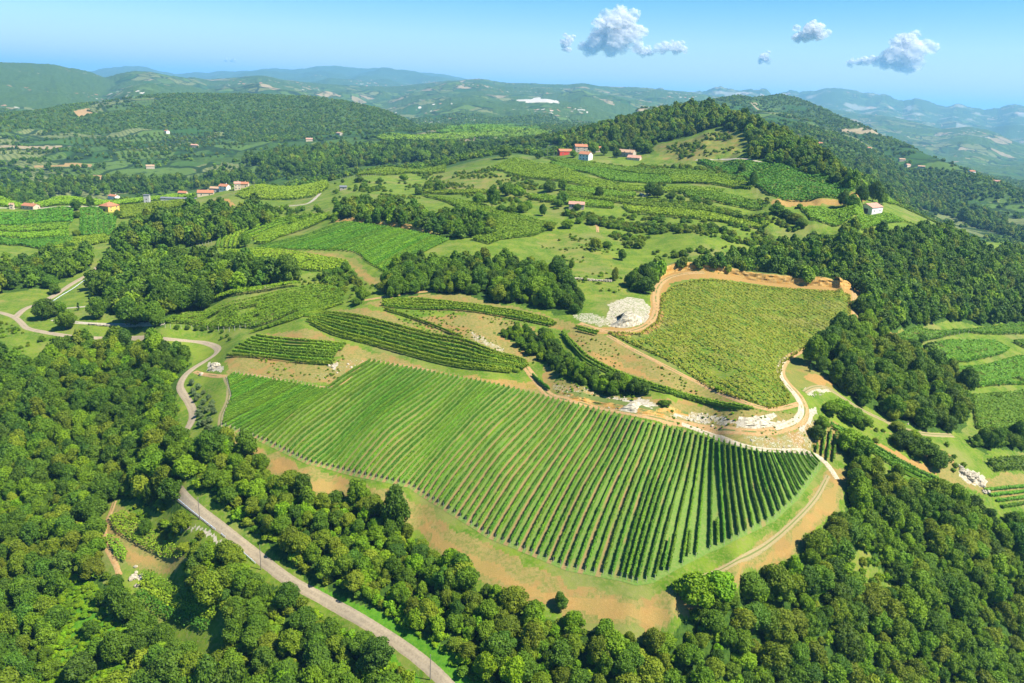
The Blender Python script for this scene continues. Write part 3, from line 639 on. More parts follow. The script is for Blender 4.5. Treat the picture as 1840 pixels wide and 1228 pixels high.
def bank_mat():
    s = N('cut_earth'); g = s.n('NewGeometry'); P = g.outputs['Position']; n = s.noise(P, .5, 6, .7); n2 = s.noise(P, 2.5, 4, .7)
    sn = s.n('SeparateXYZ'); s.l(g.outputs['Normal'], sn.inputs[0])
    c = s.mix(s.ramp(n, .35, .65), (.33, .165, .030), (.40, .26, .085)); c = s.mix(s.ramp(n2, .6, .7), c, (.46, .38, .22))
    c = s.mix(s.ramp(s.math('ADD', sn.outputs[2], s.math('MULTIPLY', n, .3)), 1.0, 1.1), c, (.10, .13, .03)); return s.surf(c, .95, bump=n2, dist=.3, strength=.8)
M_BANK = bank_mat()
cut_bank('cut_bank', [(1548,523),(1500,517),(1450,513),(1400,510),(1350,504),(1310,494),(1270,487),(1230,487),(1195,495),(1172,515)][::-1], 4.0, 9, M_BANK, 5)
cut_bank('cut_bank', [(606,399),(640,400),(680,406),(720,412),(780,424)], 3.2, 8, M_BANK, 9)
M_RBANK = flat('pale_cut_rock', (.35, .31, .225), .9, .45, .8)
cut_bank('rocky_cut', [(1092,586),(1118,590),(1145,585),(1160,572)], 5.5, 13, M_RBANK, 21)
cut_bank('rocky_cut', [(1322,768),(1350,771),(1385,768),(1408,761)], 2.6, 7, M_RBANK, 22)
cut_bank('rocky_cut', [(1095,736),(1130,742),(1170,746)], 2.8, 8, M_RBANK, 23)
cut_bank('cut_bank', [(1000,716),(1050,725),(1110,737),(1180,750),(1240,760)], 1.6, 7, M_BANK, 12)

# ------------------------------------------------------------------ foliage materials
def leaf_mat(name, lo, hi, alt=None, altw=.3, trans=.22, scale=.35, objrand=.5):
    s = N(name); g = s.n('NewGeometry'); o = s.n('ObjectInfo')
    n = s.noise(g.outputs['Position'], scale, 4, .65)
    t = s.math('ADD', s.math('MULTIPLY', n, 1 - objrand * .5), s.math('MULTIPLY', g.outputs['Random Per Island'], .35))
    c = s.mix(s.ramp(t, .38, .95), lo, hi)
    if alt:
        c = s.mix(s.math('MULTIPLY', s.ramp(o.outputs['Random'], 1 - altw - .1, 1 - altw + .1), .85), c, alt)
    h = s.n('HueSaturation'); s.l(c, h.inputs['Color'])
    s.l(s.math('ADD', .485, s.math('MULTIPLY', o.outputs['Random'], .03)), h.inputs['Hue'])
    s.l(s.math('ADD', .80, s.math('MULTIPLY', s.math('FRACT', s.math('MULTIPLY', o.outputs['Random'], 7.31)), .45)), h.inputs['Value'])
    return s.surf(h.outputs[0], .6, trans=trans, spec=.25)
LM = {
 'dark green':   leaf_mat('leaves_dark', (0.052, 0.116, 0.005), (0.120, 0.226, 0.007), (0.125, 0.200, 0.007), .25, .36),
 'mid green':    leaf_mat('leaves_mid', (0.080, 0.163, 0.005), (0.171, 0.299, 0.006), (0.188, 0.273, 0.006), .3, .36),
 'olive green':  leaf_mat('leaves_olive', (0.103, 0.158, 0.005), (0.211, 0.273, 0.009), (0.217, 0.247, 0.011), .2, .36),
 'blue green':   leaf_mat('leaves_blue', (0.059, 0.126, 0.008), (0.128, 0.226, 0.014), None, .3, .36),
 'lime green':   leaf_mat('leaves_lime', (0.125, 0.242, 0.003), (0.251, 0.389, 0.005), None, .3, .38),
}
M_BARK = flat('bark', (.11, .085, .06), .9, .3, 3.0)
M_OLIVE = leaf_mat('leaves_olive_tree', (.085, .125, .040), (.150, .200, .070))
M_VINE = leaf_mat('leaves_vine', (.065, .165, .007), (.150, .290, .012), None, .3, .28, .6, .3)
M_VINEY = leaf_mat('leaves_vine_bright', (.110, .200, .006), (.220, .320, .010), None, .3, .28, .5, .3)
M_VINEO = leaf_mat('leaves_vine_young', (.160, .215, .008), (.350, .360, .030), None, .3, .28, .5, .3)

# ------------------------------------------------------------------ leaf geometry
def quads_at(C, Nrm, size, rg, asp=.8):
    """one leaf clump (a quad) per centre"""
    n = len(C); R = rg.normal(size=(n, 3)); Nn = Nrm / (np.linalg.norm(Nrm, axis=1)[:, None] + 1e-9)
    T = np.cross(Nn, R); T /= np.linalg.norm(T, axis=1)[:, None] + 1e-9; B = np.cross(Nn, T)
    s = (size * rg.uniform(.7, 1.3, n) / 2)[:, None] if np.ndim(size) == 0 else (size * rg.uniform(.7, 1.3, n) / 2)[:, None]
    T = T * s; B = B * s * asp; k = Nn * s * .25
    V = np.stack([C - T - B + k, C + T - B - k, C + T + B + k, C - T + B - k], 1).reshape(-1, 3)
    return V, np.arange(4 * n).reshape(n, 4)
ICO = None
def ico(sub=1):
    t = (1 + 5 ** .5) / 2
    V = [(-1,t,0),(1,t,0),(-1,-t,0),(1,-t,0),(0,-1,t),(0,1,t),(0,-1,-t),(0,1,-t),(t,0,-1),(t,0,1),(-t,0,-1),(-t,0,1)]
    Fc = [(0,11,5),(0,5,1),(0,1,7),(0,7,10),(0,10,11),(1,5,9),(5,11,4),(11,10,2),(10,7,6),(7,1,8),(3,9,4),(3,4,2),(3,2,6),(3,6,8),(3,8,9),(4,9,5),(2,4,11),(6,2,10),(8,6,7),(9,8,1)]
    V = [np.array(v) / np.linalg.norm(v) for v in V]
    for _ in range(sub):
        nf = []; mid = {}
        def m(a, b):
            k = (min(a, b), max(a, b))
            if k not in mid:
                q = V[a] + V[b]; V.append(q / np.linalg.norm(q)); mid[k] = len(V) - 1
            return mid[k]
        for a, b, c in Fc:
            ab, bc, ca2 = m(a, b), m(b, c), m(c, a); nf += [(a, ab, ca2), (b, bc, ab), (c, ca2, bc), (ab, bc, ca2)]
        Fc = nf
    return np.array(V), np.array(Fc)
IV0, IF0 = ico(0); IV1, IF1 = ico(1); IV2, IF2 = ico(2)
def crown(seed, R=1.0, Hc=1.6, z0=.55, nl=16, leaves=1300, size=.12, core=True, open_=0.):
    """crown in units of its radius: lobes round a lifted ellipsoid, leaf clumps over the lobes, a dull core inside each"""
    rg = np.random.default_rng(seed)
    L = []
    for k in range(nl):
        th = k * 2.399 + rg.uniform(-.4, .4); u = (k + .5) / nl; zz_ = u
        rad = R * (.70 * math.sin(math.pi * min(1, .18 + .78 * u)) ** .7) * rg.uniform(.45, 1.22)
        L.append((rad * math.cos(th), rad * math.sin(th), z0 + Hc * zz_ * .86, R * rg.uniform(.20, .42)))
    L.append((0, 0, z0 + Hc * .8, R * .4)); L.append((0, 0, z0 + Hc * .45, R * .62))
    L = np.array(L); w = L[:, 3] ** 2; pick = rg.choice(len(L), size=leaves * 3, p=w / w.sum())
    D = rg.normal(size=(leaves * 3, 3)); D /= np.linalg.norm(D, axis=1)[:, None]
    C = L[pick, :3] + D * L[pick, 3:4] * rg.uniform(.82, 1.12, (leaves * 3, 1))
    d = np.linalg.norm(C[:, None] - L[None, :, :3], axis=2) / L[None, :, 3]
    d[np.arange(len(C)), pick] = 9
    ok = (d.min(1) > .86) & (C[:, 2] > z0 * .6)
    C = C[ok][:leaves]; D = D[ok][:leaves]
    Nn = D + rg.normal(size=D.shape) * .75 + np.array([0, 0, .25])
    V, Q = quads_at(C, Nn, size, rg)
    if core:
        cv, cf = [], []
        for (x, y, zz_, r_) in L:
            cf.append(IF0 + len(cv) * 12); cv.append(IV0 * r_ * .74 + (x, y, zz_))
        cv = np.concatenate(cv); cf = np.concatenate(cf) + len(V)
        return np.concatenate([V, cv]), Q, cf
    return V, Q, np.zeros((0, 3), int)
def tube(path, rad, n=6):
    path = np.array(path, float); V = []
    for k, p in enumerate(path):
        t = path[min(k + 1, len(path) - 1)] - path[max(k - 1, 0)]; t /= np.linalg.norm(t) + 1e-9
        a = np.cross(t, (0.31, .95, 0.1)); a /= np.linalg.norm(a); b = np.cross(t, a)
        for q in range(n):
            w = 2 * math.pi * q / n; V.append(p + (a * math.cos(w) + b * math.sin(w)) * rad[k])
    Q = [(k * n + q, k * n + (q + 1) % n, (k + 1) * n + (q + 1) % n, (k + 1) * n + q) for k in range(len(path) - 1) for q in range(n)]
    V.append(path[-1]); top = len(V) - 1; T = [((len(path) - 1) * n + q, (len(path) - 1) * n + (q + 1) % n, top) for q in range(n)]
    return np.array(V), np.array(Q), np.array(T)
def join(parts):
    V, Q, T, off = [], [], [], 0
    for v, q, t in parts:
        V.append(v); 
        if len(q): Q.append(np.asarray(q) + off)
        if len(t): T.append(np.asarray(t) + off)
        off += len(v)
    return np.concatenate(V), (np.concatenate(Q) if Q else None), (np.concatenate(T) if T else None)
def trunk_parts(seed, H=.75):
    rg = np.random.default_rng(seed + 900); p = [tube([(0, 0, -.25), (.02, .01, .2), (rg.uniform(-.05, .05), rg.uniform(-.05, .05), H)], [.085, .065, .045])]
    for k in range(4):
        th = k * 1.6 + rg.uniform(0, .6); p.append(tube([(0, 0, H * .55), (.25 * math.cos(th), .25 * math.sin(th), H * .95), (.5 * math.cos(th), .5 * math.sin(th), H * 1.45)], [.04, .03, .012], 5))
    return join(p)
SPECIES = {  # name: (material, shape kwargs)
 'dark green': dict(Hc=1.45, nl=26), 'mid green': dict(Hc=1.3, nl=22), 'olive green': dict(Hc=1.4, nl=28), 'blue green': dict(Hc=1.65, nl=24), 'lime green': dict(Hc=1.25, nl=18)}
CROWN, TRUNK, FULL = {}, {}, {}
for si, (sp_, kw) in enumerate(SPECIES.items()):
    for v_ in range(3):
        V, Q, T = crown(si * 10 + v_, leaves=2100, size=.098, **kw)
        CROWN[sp_, v_] = make_mesh('crown', V, Q, T, mats=[LM[sp_]])
        TRUNK[sp_, v_] = make_mesh('trunk', *trunk_parts(si * 10 + v_), mats=[M_BARK])
proto_coll = {}
def lod(level, leaves, size, variants=2):
    c = bpy.data.collections.new('tree_shapes_%s' % level)
    for si, (sp_, kw) in enumerate(SPECIES.items()):
        for v_ in range(variants):
            k2 = dict(kw)
            if level != 'a': k2['nl'] = 8 if level == 'b' else 5
            V, Q, T = crown(si * 10 + v_ + 3, leaves=leaves, size=size, core=True, **k2)
            mi = np.zeros((len(Q) + len(T)), int)
            if level in 'ab':
                tv, tq, tt = trunk_parts(si * 10 + v_)
                V2, Q2, T2 = join([(V, Q, T), (tv, tq, tt)]); mi = np.r_[np.zeros(len(Q)), np.ones(len(tq)), np.zeros(len(T)), np.ones(len(tt))]
                me = make_mesh('tree_shape', V2, Q2, T2, mats=[LM[sp_], M_BARK], mat_idx=mi)
            else: me = make_mesh('tree_shape', V, Q, T, mats=[LM[sp_]])
            o = bpy.data.objects.new('shape_%02d' % (si * variants + v_), me); c.objects.link(o)
    proto_coll[level] = c
lod('a', 1500, .118, 3); lod('b', 420, .21, 2); lod('c', 110, .38, 2)
SPN = list(SPECIES)
def scatter_group():
    ng = bpy.data.node_groups.new('scatter', 'GeometryNodeTree')
    ng.interface.new_socket('Geometry', in_out='INPUT', socket_type='NodeSocketGeometry'); ng.interface.new_socket('Geometry', in_out='OUTPUT', socket_type='NodeSocketGeometry')
    return ng
def scatter(name, level, pts, rot, scl, idx_, label=None, cat=None, matx=None):
    """one object that grows the shapes of a collection on given points"""
    n = len(pts)
    me = bpy.data.meshes.new(name); me.vertices.add(n); me.vertices.foreach_set('co', np.asarray(pts, np.float32).ravel())
    for k, typ, d in (('proto', 'INT', idx_), ('turn', 'FLOAT', rot), ('grow', 'FLOAT_VECTOR', scl)):
        at = me.attributes.new(k, typ, 'POINT'); at.data.foreach_set('vector' if typ == 'FLOAT_VECTOR' else 'value', np.asarray(d, np.int32 if typ == 'INT' else np.float32).ravel())
    o = link(name, me, kind='stuff')
    ng = scatter_group(); nn = ng.nodes; L = ng.links
    gi = nn.new('NodeGroupInput'); go = nn.new('NodeGroupOutput'); ci = nn.new('GeometryNodeCollectionInfo'); ci.inputs['Collection'].default_value = proto_coll[level]
    ci.inputs['Separate Children'].default_value = True; ci.inputs['Reset Children'].default_value = True
    ip = nn.new('GeometryNodeInstanceOnPoints'); ip.inputs['Pick Instance'].default_value = True
    def attr(nm, typ):
        a_ = nn.new('GeometryNodeInputNamedAttribute'); a_.data_type = typ; a_.inputs['Name'].default_value = nm; return a_.outputs['Attribute']
    L.new(gi.outputs[0], ip.inputs['Points']); L.new(ci.outputs[0], ip.inputs['Instance']); L.new(attr('proto', 'INT'), ip.inputs['Instance Index'])
    L.new(attr('grow', 'FLOAT_VECTOR'), ip.inputs['Scale'])
    cx = nn.new('ShaderNodeCombineXYZ'); L.new(attr('turn', 'FLOAT'), cx.inputs[2])
    er = nn.new('FunctionNodeEulerToRotation'); L.new(cx.outputs[0], er.inputs[0]); L.new(er.outputs[0], ip.inputs['Rotation'])
    L.new(ip.outputs[0], go.inputs[0])
    md = o.modifiers.new('scatter', 'NODES'); md.node_group = ng
    return o

# ------------------------------------------------------------------ the woods: one point per tree
def jitter_pts(P, sp, rg, jit=.42):
    x0, y0 = P[:, 0].min(), P[:, 1].min(); x1, y1 = P[:, 0].max(), P[:, 1].max()
    xs, ys = np.meshgrid(np.arange(x0, x1, sp), np.arange(y0, y1, sp * .87)); xs = xs + (np.arange(xs.shape[0]) % 2)[:, None] * sp / 2
    xs = xs + rg.uniform(-jit, jit, xs.shape) * sp; ys = ys + rg.uniform(-jit, jit, ys.shape) * sp
    xs, ys = xs.ravel(), ys.ravel(); m = inside(P, xs, ys); return xs[m], ys[m]
def frame(x, y, z, pad):
    u, v, ok = project(np.column_stack([x, y, z])); return ok & (u > -pad) & (u < W + pad) & (v > -pad) & (v < HH + pad), u, v
PAL = {  # share of each kind: dark, mid, olive, blue, lime
 'left': (.42, .22, .20, .13, .03), 'road': (.20, .34, .30, .08, .08), 'middle': (.45, .35, .12, .08, 0), 'upper': (.45, .25, .15, .15, 0), 'right': (.38, .32, .15, .13, .02),
 'hollow': (.35, .20, .33, .12, 0), 'corner': (.3, .4, .1, .1, .1), 'midleft': (.5, .25, .12, .13, 0), 'lanes': (.55, .25, .05, .15, 0), 'leftedge': (.5, .3, .1, .1, 0), 'hedge': (.35, .5, 0, .1, .05),
 'townhill': (.30, .28, .37, .05, 0), 'rightlow': (.5, .4, .1, 0, 0), 'valley': (.5, .3, .1, .1, 0), 'valleyb': (.5, .2, .1, .2, 0), 'slope': (.4, .3, .2, .1, 0)}
SIZE = {'left': (4.5, 3.7), 'road': (4.3, 3.45), 'middle': (4.9, 3.7), 'upper': (5.2, 4.0), 'right': (4.9, 3.75), 'hollow': (5.0, 3.8), 'corner': (6, 4.2), 'midleft': (7.5, 5.4), 'lanes': (7.2, 5.2), 'leftedge': (7, 5),
 'hedge': (3.0, 2.3), 'townhill': (6.2, 4.3), 'rightlow': (4, 3), 'valley': (8.5, 5.6), 'valleyb': (13, 5.0), 'slope': (8.5, 5.4)}
ROADP = [np.array([v_.co[:2] for v_ in bpy.data.objects[n_].data.vertices]) for n_ in ('road', 'side_road')]
ROADP = np.concatenate(ROADP)
trees = []
for nm, (P, px) in WOODPOLY.items():
    sp_, R_ = SIZE[nm]; rg = np.random.default_rng(abs(hash_ := sum(map(ord, nm))))
    x, y = jitter_pts(P, sp_, rg)
    keep = np.ones(len(x), bool)
    for hn, HP in HOLES.items(): keep &= ~(inside(HP, x, y) & ((rg.uniform(size=len(x)) < (.72 if 'verge' in hn else 1.0 if 'terrace' in hn else .95))))
    x, y = x[keep], y[keep]
    # keep the road clear
    near_ = ROADP[::3]
    dmin = np.array([np.min(np.hypot(near_[:, 0] - a_, near_[:, 1] - b_)) if 120 < math.hypot(a_, b_) < 520 else 99 for a_, b_ in zip(x, y)])
    k_ = dmin > 4.2; x, y = x[k_], y[k_]; dmin = dmin[k_]
    z = ground(x, y); ok, u_, v_ = frame(x, y, z + 5, 420); x, y, z, dmin = x[ok], y[ok], z[ok], dmin[ok]
    big = fbm(x / 28, y / 28, 3, 91); kind_n = fbm(x / 22, y / 22, 2, 92) + rg.normal(0, .16, len(x))
    order = np.argsort(np.argsort(kind_n)) / max(1, len(x)); cum = np.cumsum(PAL[nm]); order = (order + rg.uniform(0, .25, len(x))) % 1
    s_i = np.searchsorted(cum / cum[-1], order).clip(0, 4)
    R = R_ * (.62 + .75 * big) * rg.uniform(.78, 1.22, len(x)); R = np.where(rg.uniform(size=len(x)) < .32, R * .62, R); R = np.minimum(R, dmin * .95 + 1.0) if nm in ('left', 'road') else R
    for k in range(len(x)): trees.append((x[k], y[k], z[k], R[k], s_i[k], nm))
TX = np.array([t[:5] for t in trees]); TN = np.array([t[5] for t in trees])
# distant hill woods
m = (cover[WOODS] > .5) & (RR > 950) & (RR < 3400)
x0_, x1_, y0_, y1_ = -2600, 2600, 700, 3400
rg = np.random.default_rng(5); xs, ys = np.meshgrid(np.arange(x0_, x1_, 8.2), np.arange(y0_, y1_, 8.2)); xs = (xs + rg.uniform(-4, 4, xs.shape)).ravel(); ys = (ys + rg.uniform(-4, 4, ys.shape)).ravel()
r_ = np.hypot(xs, ys); ii = azi(np.arctan2(xs, ys)).round().astype(int).clip(0, NA - 1); jj = np.interp(np.log(r_), L0, np.arange(NR)).round().astype(int).clip(0, NR - 1)
cw = cover[WOODS][ii, jj]; t_ = cw + (fbm(xs / 45, ys / 45, 3, 96) - .5) * .9
hedge = (fbm(xs / 70, ys / 25, 2, 97) > .62) & (rg.uniform(size=len(xs)) < .5)
k_ = (r_ > 930) & (r_ < 3300) & ((t_ > .5) | hedge) & (np.abs(np.arctan2(xs, ys)) < math.radians(37))
for n_ in ('valley', 'valleyb', 'townhill', 'slope'): k_ &= ~inside(WOODPOLY[n_][0], xs, ys)
k_ &= ~((xs < -150) & (r_ < 1750) & (fbm(xs / 55, ys / 40, 3, 98) > .47)) & (rg.uniform(size=len(xs)) < .82)
xs, ys = xs[k_], ys[k_]; zs = ground(xs, ys); ok, _, _ = frame(xs, ys, zs, 60); ok &= seen(xs, ys, zs + 9, 2)
xs, ys, zs = xs[ok], ys[ok], zs[ok]; nf_ = len(xs)
print('near trees', len(TX), 'far trees', nf_)
cum = np.cumsum((.45, .3, .15, .1)); si_ = np.searchsorted(cum, rg.uniform(0, 1, nf_)).clip(0, 3)
Rf = rg.uniform(2.8, 4.9, nf_)
scatter('distant_woodland', 'c', np.column_stack([xs, ys, zs - 1]), rg.uniform(0, 6.28, nf_), np.column_stack([Rf, Rf, Rf * rg.uniform(.6, .9, nf_)]), si_ * 2 + rg.integers(0, 2, nf_))

# the 300 that show largest are trees of their own
LAND = [(60,640,'by the grey road at the edge of the left wood'),(60,760,'high in the left wood'),(60,880,'in the thick of the left wood'),(60,1010,'in the left wood beside the creeper clearing'),(60,1160,'at the foot of the left wood'),
 (200,640,'in the left wood below the stone lane'),(200,740,'in the middle of the left wood'),(200,850,'in the left wood above the little terraces'),(300,650,'beside the upper bend of the grey road'),(300,760,'beside the long straight stretch of road'),
 (240,1150,'below the small terraced vineyard'),(300,930,'between the road and the little terraces'),(420,1060,'below the guard rail of the road'),(420,1180,'under the lower terraces near the bottom of the picture'),(560,1180,'downhill from the lower road'),
 (400,840,'where the road disappears under trees'),(500,930,'above the straight lower road'),(600,960,'on the slope between road and clearing'),(680,1010,'just below the dry clearing edge'),(700,1100,'on the bright green verge of the lower road'),
 (820,1080,'below the curved bank of bare earth'),(850,1190,'at the bottom beside the road'),(960,1130,'below the middle of the bare bank'),(1000,1200,'in the lower wood under the bank'),(1120,1180,'under the tip of the clearing'),
 (1250,1120,'by the lowest corner of the clearing'),(1300,1200,'in the wood at the bottom middle right'),(1420,1060,'along the right rim of the clearing'),(1450,1180,'in the lower right wood'),(1560,980,'uphill in the right wood near the bare patch'),(1560,880,'under the end of the great vineyard'),
 (1620,1120,'in the right wood below the bare patch'),(1700,1000,'in the right wood under the striped terrace'),(1780,1150,'in the bottom right corner wood'),(1800,980,'at the right edge under the striped terrace'),(1700,900,'along the narrow strips of vines'),
 (760,500,'in the oval wood behind the terraces'),(900,500,'in the middle of the oval wood'),(1010,540,'at the rocky end of the oval wood'),(1560,680,'in the hollow beside the orange clearing'),(1650,720,'in the wood beside the right vineyards'),(1650,500,'in the large wood behind the yellow vineyard'),(1300,470,'behind the orange cut bank'),(1800,500,'in the wood at the right edge'),(250,530,'beside the stone lane')]
LP = np.array([(a_, b_) for a_, b_, _ in LAND])
ok, u_, v_ = frame(TX[:, 0], TX[:, 1], TX[:, 2] + TX[:, 3], -4); vis = ok & seen(TX[:, 0], TX[:, 1], TX[:, 2] + TX[:, 3] * 1.5)
dist = np.sqrt(TX[:, 0] ** 2 + TX[:, 1] ** 2 + (TX[:, 2] - CAMZ) ** 2); score = np.where(vis, TX[:, 3] / dist, 0)
top = np.argsort(-score)[:290]; single = np.zeros(len(TX), bool); single[top] = True
protoT = {}
ADJ = {'dark green': 'dark green', 'mid green': 'fresh green', 'olive green': 'yellowish olive', 'blue green': 'bluish green', 'lime green': 'bright lime'}
def place_tree(x, y, z, R, sp_, var, rz, label, group, hs=1.0, name='broadleaf_tree', cat='tree'):
    e = bpy.data.objects.new(name, None); COL.objects.link(e); e.empty_display_size = .5
    e.location = (x, y, z); e.rotation_euler = (.12 * math.sin(x * 3.1), .12 * math.cos(y * 2.7), rz); e.scale = (R * (.86 + .28 * (x * 7.3 % 1)), R * (.86 + .28 * (y * 5.1 % 1)), R * hs)
    tag(e, label, cat, group)
    for nm_, me_ in (('crown', CROWN[sp_, var]), ('trunk', TRUNK[sp_, var])):
        o = bpy.data.objects.new(nm_, me_); COL.objects.link(o); o.parent = e
    return e
rg = np.random.default_rng(11)
forms = ['rounded', 'spreading', 'ragged']
szs = np.quantile(TX[top, 3], [.33, .66])
used = {}
for k in top:
    x, y, z, R, s_, = TX[k]; sp_ = SPN[int(s_)]
    lm = LAND[int(np.argmin((LP[:, 0] - u_[k]) ** 2 + (LP[:, 1] - v_[k]) ** 2))][2]
    var = int(rg.integers(0, 3)); szn = 'small' if R < szs[0] else ('medium' if R < szs[1] else 'large')
    lab = f"{szn} {forms[var]} {ADJ[sp_]} tree {lm}"
    place_tree(x, y, z, R, sp_, var, rg.uniform(0, 6.28), lab, 'trees ' + lm, rg.uniform(.8, 1.15))
rest = np.where(~single)[0]; dr_ = np.hypot(TX[rest, 0], TX[rest, 1])
for nm, lv, msk, nv in (('woodland', 'a', dr_ < 420, 3), ('background_woodland', 'b', dr_ >= 420, 2)):
    q = rest[msk]; n = len(q)
    hsv = rg.uniform(.85, 1.35, n)
    scatter(nm, lv, TX[q, :3] - [0, 0, .3], rg.uniform(0, 6.28, n), np.column_stack([TX[q, 3] * rg.uniform(.82, 1.2, n), TX[q, 3] * rg.uniform(.82, 1.2, n), TX[q, 3] * hsv]), TX[q, 4].astype(int) * nv + rg.integers(0, nv, n))

# ------------------------------------------------------------------ vine rows
def row_mesh(P, h, w, per_m, size, rg, foot=.45):
    """a hedge-like row of vines along the world line P: leaf clumps round a thin core"""
    P = resample(P, 1.6); G = ground(P[:, 0], P[:, 1]); n = len(P)
    T = np.gradient(P, axis=0); T /= np.hypot(*T.T)[:, None] + 1e-9; Nn = np.column_stack([T[:, 1], -T[:, 0]])
    L = np.r_[0, np.cumsum(np.hypot(*np.diff(P, axis=0).T))]; m = max(4, int(L[-1] * per_m)); t = rg.uniform(0, L[-1], m)
    vig = .75 + .5 * vnoise(t * .35, t * 0 + rg.uniform(0, 99)); thin = vnoise(t * .12, t * 0 + rg.uniform(0, 99)) > .13; t = t[thin]; vig = vig[thin]; m = len(t)
    X = np.interp(t, L, P[:, 0]); Y = np.interp(t, L, P[:, 1]); g_ = np.interp(t, L, G); nx = np.interp(t, L, Nn[:, 0]); ny = np.interp(t, L, Nn[:, 1])
    th = rg.uniform(-.5, math.pi + .5, m)                               # over the section: sides and top
    a = np.cos(th) * w / 2 * vig * 1.1; b = foot + (h - foot) * (.42 + .55 * np.sin(th)) * (.85 + .2 * vig)
    C = np.column_stack([X + nx * a, Y + ny * a, g_ + b]); Nr = np.column_stack([nx * np.cos(th), ny * np.cos(th), np.sin(th) + .3]) + rg.normal(size=(m, 3)) * .45
    V, Q = quads_at(C, Nr, size, rg)
    cw = w * .30; c0 = foot + .1; c1 = h * .86
    K = np.concatenate([np.column_stack([P + Nn * s_ * cw, G + zz_]) for s_, zz_ in ((-1, c0), (-.8, c1), (.8, c1), (1, c0))])
    idn = np.arange(4 * n).reshape(4, n); KQ = np.stack([idn[:-1, :-1], idn[:-1, 1:], idn[1:, 1:], idn[1:, :-1]], -1).reshape(-1, 4)
    return np.concatenate([V, K]), np.concatenate([Q, KQ + len(V)])
def add_row(P, h, w, per_m, size, mat, rg, label, group, name='vine_row'):
    V, Q = row_mesh(P, h, w, per_m, size, rg); o0 = np.array([P[0][0], P[0][1], float(ground(P[0][0], P[0][1]))])
    return link(name, make_mesh(name, V - o0, Q, mats=[mat]), loc=o0, label=label, cat='vine row', group=group)
BOT = [(0,409,683),(8,417,714),(12,406,741),(16,400,764),(26,481,794),(36,560,832),(54,737,872),(61,798,909),(69,879,961),(80,1021,1019),(86,1116,1037),(89,1146,1045),(91,1177,1040),(95,1275,987),(96,1301,977),(103,1391,930),(107,1431,893),(112,1462,848),(114,1472,834)]
TOP = [(0,422,674),(16,540,693),(24,594,704),(25,666,650),(53,897,695),(71,1057,736),(95,1282,789),(96,1291,794),(104,1369,815),(114,1457,817)]
Bk, Tk = np.array(BOT, float), np.array(TOP, float)
rg = np.random.default_rng(21)
grpm = 'parallel vine rows of the great curved vineyard'
rows_main = []
M_POST = flat('pale_post', (.36, .33, .27), .8, .15)
END_POST = make_mesh('end_post', [(a * .045, b_ * .045, c) for c in (-.2, 1.75) for b_ in (-1, 1) for a in (-1, 1)], [(0, 2, 3, 1), (4, 5, 7, 6), (0, 1, 5, 4), (2, 6, 7, 3), (0, 4, 6, 2), (1, 3, 7, 5)], mats=[M_POST])
for k in range(115):
    b = hit(np.interp(k, Bk[:, 0], Bk[:, 1]), np.interp(k, Bk[:, 0], Bk[:, 2]))[0]; t = hit(np.interp(k, Tk[:, 0], Tk[:, 1]), np.interp(k, Tk[:, 0], Tk[:, 2]))[0]
    rows_main.append((b, t))
# even out the spacing of the ends
arrB = np.array([r_[0][:2] for r_ in rows_main]); arrT = np.array([r_[1][:2] for r_ in rows_main])
for k, (b, t) in enumerate(rows_main):
    if k < 16: where = 'among the short rows at the left end of the great vineyard'
    elif k < 25: where = 'ending under the notch at the upper left of the great vineyard'
    elif k < 55: where = 'in the left half of the great vineyard, right of the notch'
    elif k < 78: where = 'in the middle of the great vineyard below the dry strip'
    elif k < 92: where = 'among the longest, reaching the lowest tip of the great vineyard'
    elif k < 104: where = 'with wide dark shadow in the right part of the great vineyard'
    else: where = 'among the short ones at the right tip of the great vineyard'
    P = np.array([b[:2], t[:2]])
    ro = add_row(P, 1.6, .56, 17, .38, M_VINE, rg, 'vine row ' + where, 'rows ' + where)
    for q_ in (b, t):
        d_ = (t - b)[:2]; d_ = d_ / np.hypot(*d_) * (-.5 if q_ is b else .5); px_, py_ = q_[0] + d_[0], q_[1] + d_[1]
        link('end_post', END_POST, ro, (px_ - ro.location[0], py_ - ro.location[1], float(ground(px_, py_)) - ro.location[2]))
for (b, t, lab) in (((1191,1027),(1202,974),'short stub of vine row squeezed in left of the other stubs at the vineyard foot'), ((1236,1002),(1239,961),'short stub of vine row between two long rows near the lower right foot'), ((1289,982),(1288,938),'short stub of vine row beside the widest grass aisle of the great vineyard'),
                    ((1477,822),(1482,774),'short vine row standing apart at the right tip, left of its two neighbours'), ((1486,830),(1492,778),'middle one of three short vine rows standing apart at the right tip'), ((1497,832),(1502,782),'rightmost of three short vine rows standing apart at the right tip'), ((1467,815),(1468,802),'tiny piece of vine row left of the three rows standing apart')):
    P = hit([b[0], t[0]], [b[1], t[1]]); add_row(P[:, :2], 1.75, .8, 17, .40, M_VINE, rg, lab, 'short separate vine rows')

